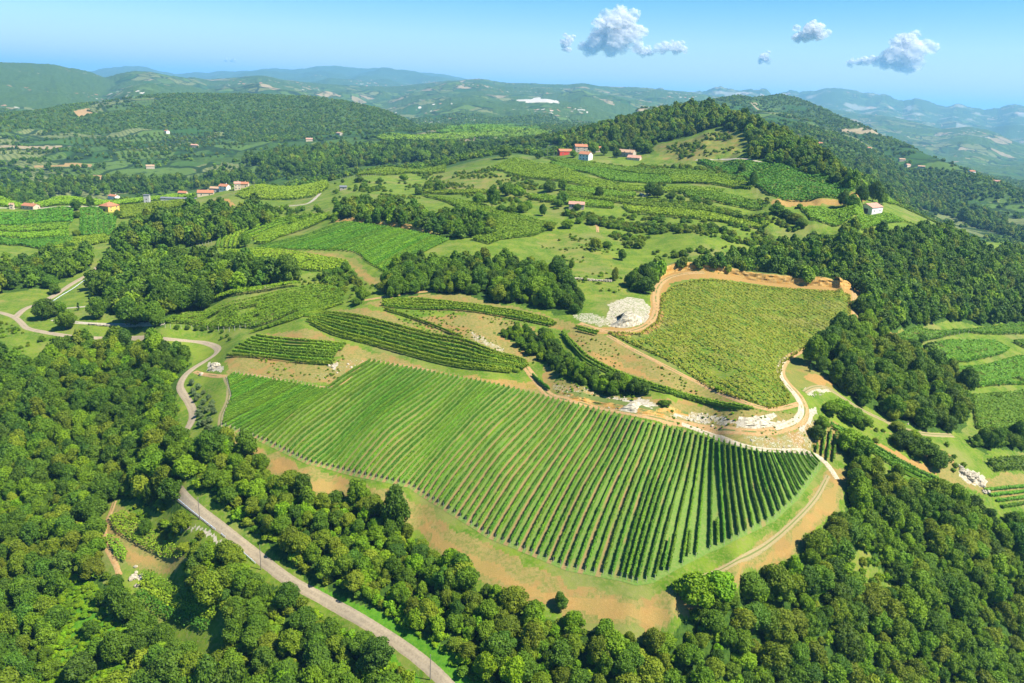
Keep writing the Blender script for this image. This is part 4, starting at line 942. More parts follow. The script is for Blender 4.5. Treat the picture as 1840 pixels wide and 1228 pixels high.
# vineyard floor: mown grass and tilled strips between the rows
def floor_mat(name, tan=.6):
    s = N(name); g = s.n('NewGeometry'); P = g.outputs['Position']; u = s.n('UVMap'); su = s.n('SeparateXYZ'); s.l(u.outputs[0], su.inputs[0])
    n1 = s.noise(P, 1.3, 5, .65); n2 = s.noise(P, .10, 4); n3 = s.noise(P, 4.0, 3)
    fr = s.math('FRACT', su.outputs[0]); d = s.math('ABSOLUTE', s.math('SUBTRACT', fr, .5))          # 0 mid aisle, .5 at the row
    par = s.math('FRACT', s.math('MULTIPLY', s.math('FLOOR', su.outputs[0]), .5)); 
    gr = s.mix(s.ramp(n1, .35, .7), (0.0828, 0.162, 0.0216), (0.1368, 0.18, 0.0432))
    tn = s.mix(s.ramp(n1, .35, .7), (0.2376, 0.1548, 0.0612), (0.18, 0.1368, 0.054))
    m_ = s.ramp(s.math('ADD', d, s.math('MULTIPLY', s.math('SUBTRACT', n3, .5), .25)), .36, .22)
    w = s.ramp(s.math('ADD', s.math('ADD', s.math('MULTIPLY', par, .42), s.math('MULTIPLY', n2, .75)), su.outputs[1]), .36, .56)
    c = s.mix(s.math('MULTIPLY', m_, w), gr, tn)
    return s.surf(c, .95, bump=n3, dist=.1)
nR, nS = 115, 60
us = np.linspace(-.6, 114.6, (nR) * 2 + 1); V = []; UV = []
TB = np.array([r_[0][:2] for r_ in rows_main]); TT = np.array([r_[1][:2] for r_ in rows_main]); kk_ = np.arange(115)
# the jump at the notch is kept: rows 24 and 25 end apart
for a_, b_ in ((0, 24.5), (24.5, 114.6)):
    un = np.arange(a_ if a_ else -.6, b_ + .01, .5); V = []; UV = []
    ks = np.arange(0, 25) if a_ == 0 else np.arange(25, 115)
    for uu_ in un:
        uc = uu_
        def ext(A): 
            f = np.array([np.interp(uc, ks, A[ks, 0]), np.interp(uc, ks, A[ks, 1])])
            if uc < ks[0]: f = A[ks[0]] + (A[ks[0]] - A[ks[1]]) * (ks[0] - uc)
            if uc > ks[-1]: f = A[ks[-1]] + (A[ks[-1]] - A[ks[-2]]) * (uc - ks[-1])
            return f
        b, t = ext(TB), ext(TT); d_ = (t - b) / (np.hypot(*(t - b)) + 1e-6); b = b - d_ * 1.4; t = t + d_ * 1.2
        for q in np.linspace(0, 1, nS):
            p = b * (1 - q) + t * q; V.append(p); UV.append((uu_ + 0.0, .14 * (1 - abs(2 * min(1, max(0, (uu_ - 20) / 75)) - .55)) - .16 * min(1, max(0, (uu_ - 78) / 10)) - .12 * min(1, max(0, (26 - uu_) / 10))))
    V = drape(V, .10); idn = np.arange(len(un) * nS).reshape(len(un), nS); Q = np.stack([idn[:-1, :-1], idn[1:, :-1], idn[1:, 1:], idn[:-1, 1:]], -1).reshape(-1, 4)
    if a_ == 0: M_FLOOR = floor_mat('vineyard_floor')
    link('vineyard_ground', make_mesh('vineyard_ground', V, Q, mats=[M_FLOOR], uv=np.array(UV), smooth=True), kind='structure')

def band(top_, bot_, n, h, w, per_m, size, mat, label, group, seed=1, inset=0.):
    rg = np.random.default_rng(seed); A = hit(*dense(top_, 6).T)[:, :2]; B = hit(*dense(bot_, 6).T)[:, :2]
    A = resample(A, np.hypot(*np.diff(A, axis=0).T).sum() / 40); B = resample(B, np.hypot(*np.diff(B, axis=0).T).sum() / 40); m = min(len(A), len(B)); A, B = A[:m], B[:m]
    for k in range(n):
        q = 0 if n == 1 else k / (n - 1); s0 = int(rg.integers(0, 2)); s1 = m - int(rg.integers(0, 2))
        pos = 'uppermost' if k == 0 else ('lowest' if k == n - 1 else ('upper half' if k < n / 2 else 'lower half'))
        lab = f"{label}, {pos}" if n > 2 else (label if n == 1 else f"{label}, {'upper' if k == 0 else 'lower'} of the pair")
        add_row((A * (1 - q) + B * q)[s0:s1], h, w, per_m, size, mat, rg, lab, group)
band([(545,567),(600,566),(667,577),(768,603),(836,616),(886,636),(937,650),(948,660)], [(552,580),(600,603),(667,621),(735,640),(802,657),(870,667),(945,674)], 8, 1.9, .9, 14, .5, M_VINEY, 'curving vine row on the long terrace above the great vineyard', 'vine rows of the long middle terrace', 2)
band([(458,606),(500,612),(560,617),(622,622)], [(408,642),(450,643),(520,651),(560,655),(598,657)], 8, 1.8, .85, 13, .5, M_VINEY, 'vine row on the small terrace right of the road bend', 'vine rows of the small left terrace', 3)
band([(678,545),(740,541),(800,546),(900,559),(960,571),(1002,584)], [(690,553),(760,557),(830,559),(920,573),(970,583),(994,588)], 4, 1.9, .9, 13, .55, M_VINEY, 'vine row on the topmost terrace under the oval wood', 'vine rows of the topmost terrace', 4)
band([(688,557),(730,570),(780,588),(835,611)], [(690,559),(732,572),(782,590),(837,613)], 1, 1.7, 1., 12, .5, M_VINEY, 'single vine row crossing the dry slope between the two terraces', 'single vine rows', 5)
band([(1010,600),(1035,625),(1060,648),(1120,677),(1200,704),(1280,726),(1365,741)], [(1012,606),(1034,632),(1058,654),(1118,682),(1198,708),(1278,729),(1345,742)], 2, 1.8, .9, 12, .5, M_VINEY, 'vine row curving along the bank under the yellow vineyard', 'vine rows along the bank under the yellow vineyard', 6)
band([(956,676),(970,690),(988,704)], [(956,676),(970,690),(988,704)], 1, 1.8, 1., 14, .5, M_VINE, 'short single vine row beside the track corner', 'single vine rows', 7)
band([(1033,589),(1075,600)], [(1037,595),(1072,604)], 2, 1.6, .9, 12, .5, M_VINEY, 'very short vine row by the start of the orange track', 'very short vine rows', 8)
band([(1492,765),(1560,800),(1640,845),(1740,892)], [(1500,778),(1560,810),(1630,855),(1710,890)], 3, 1.8, .9, 10, .55, M_VINE, 'thin vine row on the strip descending to the right', 'vine rows of the narrow right strip', 9)
band([(1765,884),(1850,876)], [(1800,914),(1850,906)], 4, 1.5, .9, 10, .55, M_VINE, 'low vine row of the striped terrace at the right edge', 'vine rows of the striped terrace', 10)
band([(500,585),(560,555),(615,538)], [(450,600),(540,572),(618,546)], 4, 1.9, .9, 12, .5, M_VINEY, 'vine row hugging the lower side of the left pergola', 'vine rows beside the left pergola', 11)
# dark vineyard left of the upper wood
A = hit(*dense([(463,447),(540,450),(632,454),(660,472),(693,492)], 10).T)[:, :2]; B = hit(*dense([(622,401),(660,405),(700,411),(750,420),(806,432)], 10).T)[:, :2]
A = resample(A, .1); B = resample(B, .1)
for k in range(42):
    q = k / 41; a_ = A[int(q * (len(A) - 1))]; b_ = B[int(q ** 1.1 * (len(B) - 1))]
    add_row(np.array([a_, b_]), 1.8, .9, 7, .6, M_VINE, rg, 'dark vine row in the vineyard under the orange cut bank, ' + ('left part' if k < 14 else 'middle part' if k < 28 else 'right part'), 'vine rows of the dark upper left vineyard')
# bright ribbed vineyard on the left spur
for gi_, (t_, b_, n_, lab) in enumerate((([(560,388),(500,395),(450,405),(420,418)], [(590,385),(560,400),(520,412),(455,440)], 7, 'bright vine row sweeping over the left spur'),
    ([(420,420),(395,432),(390,448)], [(440,412),(432,430),(428,448)], 6, 'curved vine row with bare soil between, on the left spur'))):
    band(t_, b_, n_, 1.9, 1.2, 6, .8, M_VINEY, lab, 'vine rows of the left spur', 30 + gi_)
band([(1635,372),(1670,385),(1715,410)], [(1590,388),(1620,398),(1700,425)], 9, 1.9, 1.3, 6, .7, M_VINEY, 'bright vine row right of the white barn', 'vine rows right of the barn', 40)

# pergola vineyards: closed leaf roofs
def canopy(pts, h, dens, size, mat, label, rowdir=None, sp=3.2, gap=.0, ragged=.35, seed=1, skirt=True, name='pergola_vineyard', under=True):
    rg = np.random.default_rng(seed); P = poly(pts); x0, y0 = P[:, 0].min(), P[:, 1].min(); x1, y1 = P[:, 0].max(), P[:, 1].max()
    n = int((x1 - x0) * (y1 - y0) * dens); x = rg.uniform(x0, x1, n); y = rg.uniform(y0, y1, n); m = inside(P, x, y); x, y = x[m], y[m]
    if rowdir is not None:
        d = hit([rowdir[0], rowdir[2]], [rowdir[1], rowdir[3]]); d = d[1, :2] - d[0, :2]; d /= np.hypot(*d); s_ = x * -d[1] + y * d[0]
        ph = (s_ / sp) % 1; keep = (np.abs(ph - .5) > gap / 2) | (rg.uniform(size=len(x)) < .12); x, y, ph = x[keep], y[keep], ph[keep]; lift = (np.cos(ph * 2 * math.pi)) * .22 * (gap > 0)
        t_ = (x * d[0] + y * d[1])
        hole_ = vnoise(t_ * .16, np.floor(s_[keep] / sp) * 7.7) > .10 + gap * .3; x, y, lift = x[hole_], y[hole_], lift[hole_]
    else: lift = 0
    hz_ = h + lift + (fbm(x / 2.2, y / 2.2, 3, seed) - .5) * ragged * (1.4 if h < 1.5 else .8) + rg.uniform(-.15, .12, len(x))
    C = np.column_stack([x, y, ground(x, y) + hz_]); Nr = np.column_stack([np.zeros(len(x)), np.zeros(len(x)), np.ones(len(x))]) + rg.normal(size=(len(x), 3)) * .34
    parts = [quads_at(C, Nr, size, rg)]
    if skirt:
        Pc = np.vstack([P[:, :2], P[:1, :2]]); Pr = resample(Pc, max(.35, size * .5)); m_ = len(Pr); k3 = 2
        for _ in range(k3):
            q = Pr + rg.normal(size=Pr.shape) * .3; C = np.column_stack([q, ground(q[:, 0], q[:, 1]) + h - rg.uniform(0, .7, m_)])
            parts.append(quads_at(C, rg.normal(size=(m_, 3)), size, rg))
    V, Q, T = join([(v_, q_, []) for v_, q_ in parts]); o0 = np.array([*P[0, :2], float(ground(P[0, 0], P[0, 1]))])
    o = link(name, make_mesh(name, V - o0, Q, mats=[mat]), loc=o0, label=label, cat='vineyard', group='leafy vineyard plots'); return o
CAN = [
 ([(300,583),(300,578),(340,567),(430,546),(530,524),(560,517),(600,519),(615,528),(618,537),(600,547),(560,560),(500,577),(462,590),(400,590),(340,584)], 2.0, 5.0, .62, M_VINEY, 'bright green pergola vineyard with pale posts above the road bend', (300,575,560,520), 4.0, .06),
 ([(300,563),(298,558),(340,546),(420,530),(500,518),(530,514),(540,516),(500,521),(430,533),(350,551)], 2.9, 5.0, .62, M_VINEY, 'narrow upper pergola strip casting a black edge over the big left pergola', None, 3, 0),
 ([(1095,600),(1150,602),(1180,583),(1187,560),(1190,534),(1210,517),(1250,506),(1310,508),(1350,515),(1440,523),(1526,532),(1526,600),(1480,618),(1440,628),(1405,652),(1398,680),(1418,718),(1410,728),(1380,735),(1330,718),(1240,672),(1160,630)], 1.0, 3.6, .60, M_VINEO, 'large yellow green vineyard ringed by an orange track', (1200,520,1400,660), 2.6, .50),
 ([(1605,612),(1650,592),(1680,600),(1840,585),(1860,585),(1860,602),(1760,602),(1740,598),(1700,606),(1660,616)], 2.0, 3.4, .75, M_VINE, 'topmost green pergola plot at the right edge', (1650,610,1840,600), 4, .06),
 ([(1642,630),(1700,617),(1785,616),(1812,630),(1800,638),(1740,652),(1690,652),(1655,642)], 2.0, 3.4, .75, M_VINE, 'wedge shaped pergola plot between two bare lines at right', (1640,625,1800,615), 4, .06),
 ([(1705,666),(1760,664),(1828,645),(1860,645),(1860,692),(1790,694),(1760,698),(1735,688)], 2.0, 3.6, .75, M_VINE, 'broad green pergola plot right of the hollow wood', (1700,662,1820,640), 4, .06),
 ([(1822,617),(1860,614),(1860,630),(1848,630)], 2.0, 3.6, .75, M_VINE, 'small corner pergola plot touching the right edge', None, 4, 0),
 ([(1748,716),(1800,712),(1860,706),(1860,772),(1790,778),(1757,772),(1752,740)], 2.0, 4.0, .72, M_VINEY, 'lowest and brightest pergola plot at the right edge', (1750,720,1850,712), 4, .06),
 ([(1740,795),(1800,785),(1860,782),(1860,800),(1800,806),(1750,806)], 2.2, 3.2, .8, LM['dark green'], 'dark bushy hedge below the bright right pergola', None, 4, 0),
 ([(1775,835),(1860,828),(1860,848),(1790,850)], 2.2, 3.2, .8, LM['dark green'], 'second dark hedge at the right edge above the striped terrace', None, 4, 0),
 ([(200,935),(222,925),(270,960),(325,992),(328,1004),(310,1006),(255,985),(210,958)], 2.0, 7.0, .45, M_VINEY, 'upper pergola strip of the little terraces in the left wood', None, 3, 0),
 ([(192,970),(205,968),(228,998),(225,1012),(210,1005)], 1.8, 7.0, .45, M_VINEY, 'tiny leafy plot beside the curved dirt track in the left wood', None, 3, 0),
 ([(254,1036),(270,1033),(388,1096),(385,1105),(262,1047)], 1.9, 7.0, .45, M_VINEY, 'uppermost of three strips of the lower terraces in the left wood', None, 3, 0),
 ([(250,1053),(262,1051),(387,1110),(384,1121),(256,1062)], 1.9, 7.0, .45, M_VINEY, 'middle one of three strips of the lower terraces in the left wood', None, 3, 0),
 ([(246,1070),(258,1068),(377,1128),(371,1139),(250,1082)], 1.9, 7.0, .45, M_VINE, 'lowest of three strips of the lower terraces in the left wood', None, 3, 0),
 ([(1255,291),(1330,293),(1400,298),(1460,312),(1510,330),(1532,343),(1515,355),(1400,357),(1375,345),(1330,320)], 2.0, 1.3, 1.2, M_VINE, 'large dark green vineyard on the slope under the wooded hill', (1260,292,1400,356), 2.8, .12),
 ([(1440,376),(1520,378),(1600,388),(1622,400),(1560,412),(1500,408),(1460,396)], 2.0, 1.8, 1.0, M_VINEY, 'bright vineyard in front of the white barn', None, 3, 0),
 ([(1575,342),(1630,350),(1650,360),(1600,368),(1570,356)], 1.8, 1.2, 1.2, M_VINEY, 'small bright vineyard behind the white barn', None, 3, 0),
 ([(884,303),(925,287),(1000,300),(1050,322),(1120,335),(1200,340),(1300,345),(1290,352),(1160,346),(1060,340),(960,322)], 2.0, 1.4, 1.1, M_VINEY, 'bright sweeping pergola below the farmhouses', (890,300,1050,335), 3.4, .1),
 ([(978,284),(1060,295),(1150,303),(1260,311),(1340,318),(1340,322),(1240,318),(1130,311),(1040,303)], 2.0, 1.4, 1.1, M_VINEY, 'thin pergola ribbon right below the white farmhouse', None, 3, 0),
 ([(990,292),(1060,303),(1200,318),(1320,322),(1340,328),(1200,330),(1100,326),(1010,305)], 1.6, 1.3, 1.1, M_VINE, 'darker vineyard strip in the middle of the farm terraces', None, 3, 0),
 ([(1200,318),(1280,320),(1345,332),(1352,340),(1280,332),(1210,330)], 2.0, 1.4, 1.1, M_VINEY, 'short pergola strip at the right of the farm terraces', None, 3, 0),
 ([(1015,338),(1080,345),(1140,350),(1140,356),(1060,352),(1018,345)], 2.0, 1.6, 1.1, M_VINEY, 'short terrace pergola left of the boulders', None, 3, 0),
 ([(1005,348),(1100,358),(1180,362),(1260,372),(1330,385),(1330,392),(1240,380),(1120,367),(1020,356)], 2.0, 1.6, 1.1, M_VINEY, 'long terrace pergola passing above the stone hut', None, 3, 0),
 ([(945,352),(1000,358),(1060,364),(1100,368),(1102,376),(1040,372),(960,360)], 2.0, 1.6, 1.1, M_VINEY, 'terrace pergola just behind the stone hut', None, 3, 0),
 ([(1120,372),(1200,378),(1280,388),(1380,402),(1380,408),(1260,396),(1130,382)], 2.0, 1.5, 1.1, M_VINEY, 'terrace pergola right of the stone hut', None, 3, 0),
 ([(1230,345),(1300,352),(1370,365),(1375,375),(1290,365),(1235,355)], 2.0, 1.5, 1.1, M_VINEY, 'ragged bright pergola left of the tan mown strip', None, 3, 0),
 ([(760,352),(800,358),(880,375),(960,398),(1000,405),(960,425),(900,432),(880,440),(850,432),(900,405),(830,375)], 1.8, 1.8, .95, M_VINEY, 'bright vineyard tongue behind the upper wood', (780,360,960,415), 3.2, .08),
 ([(760,341),(830,345),(900,345),(900,349),(830,350),(765,348)], 1.8, 1.6, 1.0, M_VINEY, 'thin vine strip crossing the dry meadow', None, 3, 0),
 ([(382,452),(450,452),(560,462),(620,472),(628,486),(560,488),(460,478),(390,470)], 1.9, 3.0, .85, M_VINEY, 'bright pergola belt under the dark upper left vineyard', (390,455,600,480), 3.4, .1),
 ([(460,438),(470,425),(520,408),(575,390),(590,385),(586,396),(560,408),(500,428),(480,440)], 1.9, 2.4, .9, M_VINEY, 'tufted bright vineyard between the spur and the dark rows', (465,435,560,400), 3.6, .25),
 ([(262,460),(300,440),(360,424),(430,408),(440,412),(380,432),(330,446),(290,462)], 1.9, 2.2, .95, M_VINEY, 'long bright pergola along the edge of the left spur', None, 3, 0),
 ([(-20,386),(60,382),(130,377),(130,400),(60,404),(-20,406)], 2.0, 1.2, 1.2, M_VINE, 'upper green plot of the left field block', (0,404,130,402), 3, .1),
 ([(-20,410),(60,407),(124,404),(122,414),(60,417),(-20,416)], 2.0, 1.3, 1.2, M_VINEY, 'narrow second plot of the left field block', None, 3, 0),
 ([(-20,420),(60,421),(122,417),(122,426),(60,430),(-20,425)], 2.0, 1.3, 1.2, M_VINEY, 'narrow third plot of the left field block', None, 3, 0),
 ([(-20,430),(60,434),(130,428),(128,438),(80,450),(40,442),(-20,440)], 2.0, 1.4, 1.2, M_VINE, 'lowest darker plot of the left field block', None, 3, 0),
 ([(146,378),(180,376),(186,388),(210,388),(206,410),(196,424),(146,424)], 1.9, 1.5, 1.1, M_VINE, 'vineyard with upright lines below the yellow house', (160,378,158,424), 4.0, .25),
 ([(218,372),(270,368),(330,362),(325,372),(290,378),(240,392),(218,394)], 2.0, 1.2, 1.2, M_VINEY, 'smooth bright vineyard in front of the white tower', None, 3, 0),
 ([(-20,362),(60,360),(150,360),(250,358),(330,350),(350,352),(300,360),(220,368),(120,369),(-20,368)], 2.0, 1.0, 1.4, M_VINEY, 'long vineyard strip behind the lane and the houses', None, 3, 0),
 ([(120,430),(190,424),(195,434),(150,446),(75,462),(72,452)], 1.9, 1.6, 1.1, M_VINEY, 'bright wedge vineyard beside the left wood', None, 3, 0),
 ([(425,352),(470,335),(530,330),(580,322),(590,338),(560,355),(500,360),(440,358)], 2.0, .9, 1.4, M_VINEY, 'bright vineyard slope below the far hamlet', (430,355,580,330), 3, .1),
 ([(640,318),(690,300),(760,296),(800,297),(800,310),(740,312),(690,316)], 2.0, .9, 1.4, M_VINEY, 'bright plateau vineyard left of the big tree', None, 3, 0),
 ([(668,247),(720,243),(790,243),(850,240),(985,236),(985,241),(900,247),(830,251),(760,254),(690,253)], 2.0, .16, 3.0, M_VINEY, 'long flat bright field far beyond the wooded valley', None, 3, 0),
 ([(785,238),(830,225),(870,222),(930,226),(975,232),(900,238),(840,240)], 2.0, .16, 3.0, M_VINE, 'green vineyard knoll far behind the wooded valley', None, 3, 0),
]
for i, (pts, h, dens, size, mat, lab, rd, sp_, gap) in enumerate(CAN):
    canopy(pts, h, dens, size, mat, lab, rd, sp_, gap, seed=60 + i, name='pergola_vineyard' if 'hedge' not in lab else 'field_hedge')

# ------------------------------------------------------------------ single trees and bushes
def spot(u, v): return hit(u, v)[0]
rg = np.random.default_rng(77)
def tree_at(u, v, R, sp_, label, group=None, hs=1.0, name='broadleaf_tree', cat='tree'):
    x, y, z = spot(u, v); return place_tree(x, y, z - .2, R, sp_, int(rg.integers(0, 3)), rg.uniform(0, 6.28), label, group, hs, name, cat)
G1 = 'trees overhanging the road bend'
for q in [(284,822,5.5),(280,842,5),(286,862,5.5),(296,884,5),(318,806,4.2),(322,838,4.5),(334,858,4.2),(312,900,4.0)]:
    tree_at(*q, ['dark green', 'mid green', 'olive green'][int(q[0]) % 3], 'dense broadleaf tree overhanging the hidden bend of the grey road', G1, 1.0)
SINGLES = [
 (706,958,4.9,'dark green','tall blackish evergreen oak standing on the lower clearing edge',1.5),(642,905,3.6,'mid green','small fresh green tree beside the tall dark oak, on the clearing edge',1.2),(654,895,2.2,'mid green','little round bush up on the grass above the clearing edge',1),
 (1240,1085,6.2,'lime green','broad vivid green tree at the lowest corner of the bare bank',.8),(1285,1075,5.6,'lime green','second vivid green tree right of the lowest corner of the bank',.8),
 (905,286,7,'dark green','large dark tree on the crest left of the red shed',1),(968,286,4.5,'dark green','round dark tree between the big tree and the utility poles',.8),
 (512,505,5.2,'dark green','dark tree at the right end of the tree belt by the left pergola',1.1),(440,444,4.5,'dark green','dark tree in the curved rows of the left spur',1),(388,452,3.6,'mid green','low bush at the foot of the curved rows',.7),(526,404,3.2,'mid green','small tree between the rib vineyard and the tufted rows',.9),
 (648,540,3.6,'mid green','small tree at the right end of the left pergola',1),(640,548,2.8,'mid green','bush just under the right end of the left pergola',.8),(590,497,3.8,'dark green','low dark bush row below the bright pergola belt, left part',.6),(606,495,3.8,'dark green','low dark bush below the bright pergola belt, middle part',.7),(622,488,3.6,'dark green','taller dark bush at the right end of the bright pergola belt',1),
 (910,352,7,'mid green','large bushy tree on the dry bank with earth showing beneath',.95),(930,356,6,'mid green','right companion of the large bushy tree on the dry bank',.95),(985,345,5.5,'dark green','dark tree right of the bushy pair on the dry bank',1),(1010,342,3.5,'dark green','slim dark tree beside the short terrace pergola',1.2),
 (790,345,5,'dark green','dark tree at the sandy pit in the dry meadow',.9),(770,342,4.6,'mid green','green tree left of the sandy pit',.9),(752,350,4,'dark green','dark bush at the left end of the sandy pit group',.9),(725,326,4.6,'mid green','broad tree on the plateau edge',.8),
 (884,372,5,'dark green','very dark tall tree in the middle of the valley terraces',1.5),(862,368,4.6,'dark green','dark spreading tree left of the tall middle tree',.9),(900,382,4.2,'dark green','dark bush in the row below the valley terraces, left end',.8),(918,384,4.2,'dark green','dark bush in the row below the valley terraces, centre',.8),(938,382,4.6,'mid green','brighter bush at the right end of the dark bush row',.9),(947,376,4.2,'mid green','bushy tree behind the right end of the dark bush row',.9),
 (974,388,2.6,'dark green','slim dark tree alone in the bright vineyard',1.5),(1010,366,4.2,'dark green','dark tree just left of the stone hut',1),(1003,372,3.6,'mid green','green bush left of the stone hut',1),(1038,378,2.8,'dark green','dark bush in front of the stone hut',1),(1076,356,3.6,'dark green','dark tree standing in the terrace rows above the hut',1.1),(1120,360,3.6,'mid green','bush at the right of the terrace rows above the hut',.7),
 (1020,410,4.6,'mid green','bushy tree at the top of the pale clearing',.8),(1040,402,3.0,'mid green','small bush right of the bushy tree at the clearing',.9),(1062,404,3.2,'dark green','dark bush by the small earth track',.9),(985,414,4.2,'olive green','grey green bush at the left tip of the pale clearing',.8),
 (1070,450,4.6,'olive green','large ragged bush in the middle of the pale clearing',1),(1090,445,3.2,'mid green','bush right of the ragged bush in the clearing',.8),(1148,446,3.6,'olive green','ragged bush at the right of the clearing',1),(1110,425,2.4,'mid green','small bush in the upper clearing',.8),(1118,468,2.6,'dark green','tree near the short stone wall of the clearing',1.2),(1028,482,1.8,'mid green','tiny tree at the left of the short stone wall',1.4),(1104,505,2.2,'olive green','thin tree over the right end of the short stone wall',1.6),
 (1166,352,5,'dark green','dark tree by the boulders among the farm terraces, left one',1),(1182,356,4.6,'dark green','dark tree by the boulders among the farm terraces, right one',.9),(1205,358,4,'dark green','low dark bush right of the boulders',.7),(1222,362,4,'mid green','low bush further right of the boulders',.7),(1250,366,4.4,'dark green','dark bush left of the ragged pergola',.7),(1270,370,4.0,'mid green','bush below the ragged pergola',.7),
 (1330,314,3.4,'dark green','isolated dark tree inside the large dark vineyard',1.4),(1350,336,3.6,'dark green','isolated brown stemmed tree on the lower edge of the dark vineyard',1.6),
 (1396,384,5,'dark green','dark bush beginning the hedge down from the tan strip',.8),(1412,392,4.4,'dark green','dark bush in the hedge down from the tan strip',.8),(1428,402,4.6,'olive green','brownish bush near the end of the hedge down from the tan strip',.9),(1438,410,4.4,'dark green','last bush of the hedge down from the tan strip',.9),
 (1516,372,4.6,'dark green','dark tree left of the white barn',1.2),(1530,374,4.2,'dark green','tree between the dark tree and the barn',1.1),(1549,366,5,'dark green','tall dark tree behind the white barn',1.3),(1568,362,5.4,'dark green','tallest dark tree right behind the barn roof',1.4),(1585,368,4.4,'mid green','green tree behind the right end of the barn',1.1),(1436,374,2.6,'mid green','small bush at the left end of the barn vineyard',.8),
 (1084,279,5,'dark green','round dark tree between the white farmhouse and the stone farm',1),(1108,284,4.6,'dark green','dark tree in front of the stone farm',1),(1068,276,5.5,'mid green','tree behind the white farmhouse',1.1),(1102,262,7,'blue green','tall grey green tree behind the stone farm',1.4),(1030,283,4.2,'mid green','round tree in front of the orange roofed house',.9),(1148,272,5,'dark green','dark pointed tree right of the stone farm',1.3),(1165,276,4.6,'mid green','tree at the far right of the stone farm',1),
 (372,340,5.5,'olive green','round yellowish tree above the orange roof of the hamlet',1.1),(164,372,3.8,'dark green','round dark tree left of the yellow house',1.3),(138,378,4.4,'dark green','dark tree at the corner of the left field block',1.1),(140,392,3.4,'dark green','dark bush under the corner tree of the left field block',1),(137,424,3.6,'olive green','brownish bush at the gap between the left fields',.8),(212,392,3.6,'mid green','narrow bush right below the yellow house',1.3),(285,388,3.8,'mid green','round tree at the edge of the bright tower vineyard',1.1),
 (100,528,4,'dark green','dark bush left of the side road',.9),(90,518,4.4,'dark green','round tree at the tip of the pale meadow',.9),(118,498,4.2,'dark green','dark tree beside the side road',.9),(75,575,5,'dark green','dark tree in the road fork',1.1),(88,572,4.6,'dark green','second dark tree in the road fork',1.1),(108,566,4,'mid green','tree at the right of the road fork',1),(120,592,5,'mid green','green tree below the stone lane',1),(175,572,5.4,'dark green','broad dark tree between the two lanes',1),(205,560,4.4,'dark green','dark tree right of the garden cypresses',1),
 (1455,655,5.2,'mid green','tree at the left corner of the hollow wood casting a shadow on the track',1.3),(1493,745,4.2,'lime green','bright bush mass beside the stony loop track, upper left',.8),(1510,742,4.4,'lime green','bright bush mass beside the stony loop track, upper right',.8),(1530,760,4.6,'mid green','green bush below the bright bushes of the loop track',.9),(1550,768,4.2,'mid green','bush right of the green bush by the loop track',.8),(1466,790,2.6,'dark green','narrow dark bush at the edge of the rocky bank',1.3),(1476,770,2.6,'mid green','upper narrow bush at the edge of the rocky bank',1.2),
 (1528,812,4.6,'mid green','tree at the foot of the narrow vine strip',1),(1545,828,4.8,'mid green','broad tree below the narrow vine strip',1),(1622,805,4.6,'dark green','dark round bush, upper of three beside the narrow strip',.9),(1655,822,5.2,'dark green','large dark round bush, middle of three beside the narrow strip',.9),(1685,842,5.0,'dark green','large dark round bush, lowest of three beside the narrow strip',.9),(1612,775,3.2,'olive green','yellowish bush above the three dark bushes',.8),(1640,790,3.2,'lime green','fresh green bush above the three dark bushes',.8),
 (1638,628,3.6,'dark green','dark bush at the upper left tip of the right vineyards',.9),(1655,615,3.4,'dark green','second dark bush at the tip of the right vineyards',.8),(1790,716,2.6,'mid green','bush between the two lowest right pergolas',.8),
 (985,606,3.2,'mid green','bright shrub at the head of the dark hedge belt',.8),(918,595,2.2,'mid green','small shrub left of the dark hedge belt',.7),(655,580,2.2,'mid green','bright shrub at the left end of the dry slope',.6),(1195,728,2.2,'mid green','shrub at the lower end of the dark hedge belt',.6),(1290,702,1.6,'mid green','small shrub on the bank under the yellow vineyard',.8),
 (262,962,2.6,'dark green','dark tree inside the little terraces of the left wood',1.1),(298,966,2.2,'olive green','brownish shrub in the little terraces of the left wood',.8),(332,990,2.2,'olive green','second brownish shrub in the little terraces',.8),(238,936,2.0,'olive green','shrub at the top of the little terraces',.8),(330,955,3.4,'olive green','yellowish tree between the terraces and the guard rail',1.1),
 (680,1200,4.4,'blue green','bluish tree standing alone on the bright verge below the road',1),(870,1218,3.4,'lime green','yellow green tree at the bottom beside the road',1.1),(918,1235,4.0,'lime green','brightest yellow green tree at the bottom edge',1.2),(768,1120,3.2,'olive green','yellowish tree on the slope right of the lower road',1.1),(745,1130,3.2,'lime green','yellow green tree right of the lower road',1),
 (1010,1094,1.9,'blue green','small bluish tree on the rim of the bare bank',1.2),
]
SPT = np.array([spot(q[0], q[1]) for q in SINGLES])
for (u, v, R, sp_, lab, hs), P0 in zip(SINGLES, SPT):
    bush = 'bush' in lab or 'shrub' in lab
    place_tree(P0[0], P0[1], P0[2] - .2, R, sp_, int(rg.integers(0, 3)), rg.uniform(0, 6.28), lab, None, hs * (.8 if bush else 1), 'bush' if bush else 'broadleaf_tree', 'bush' if bush else 'tree')
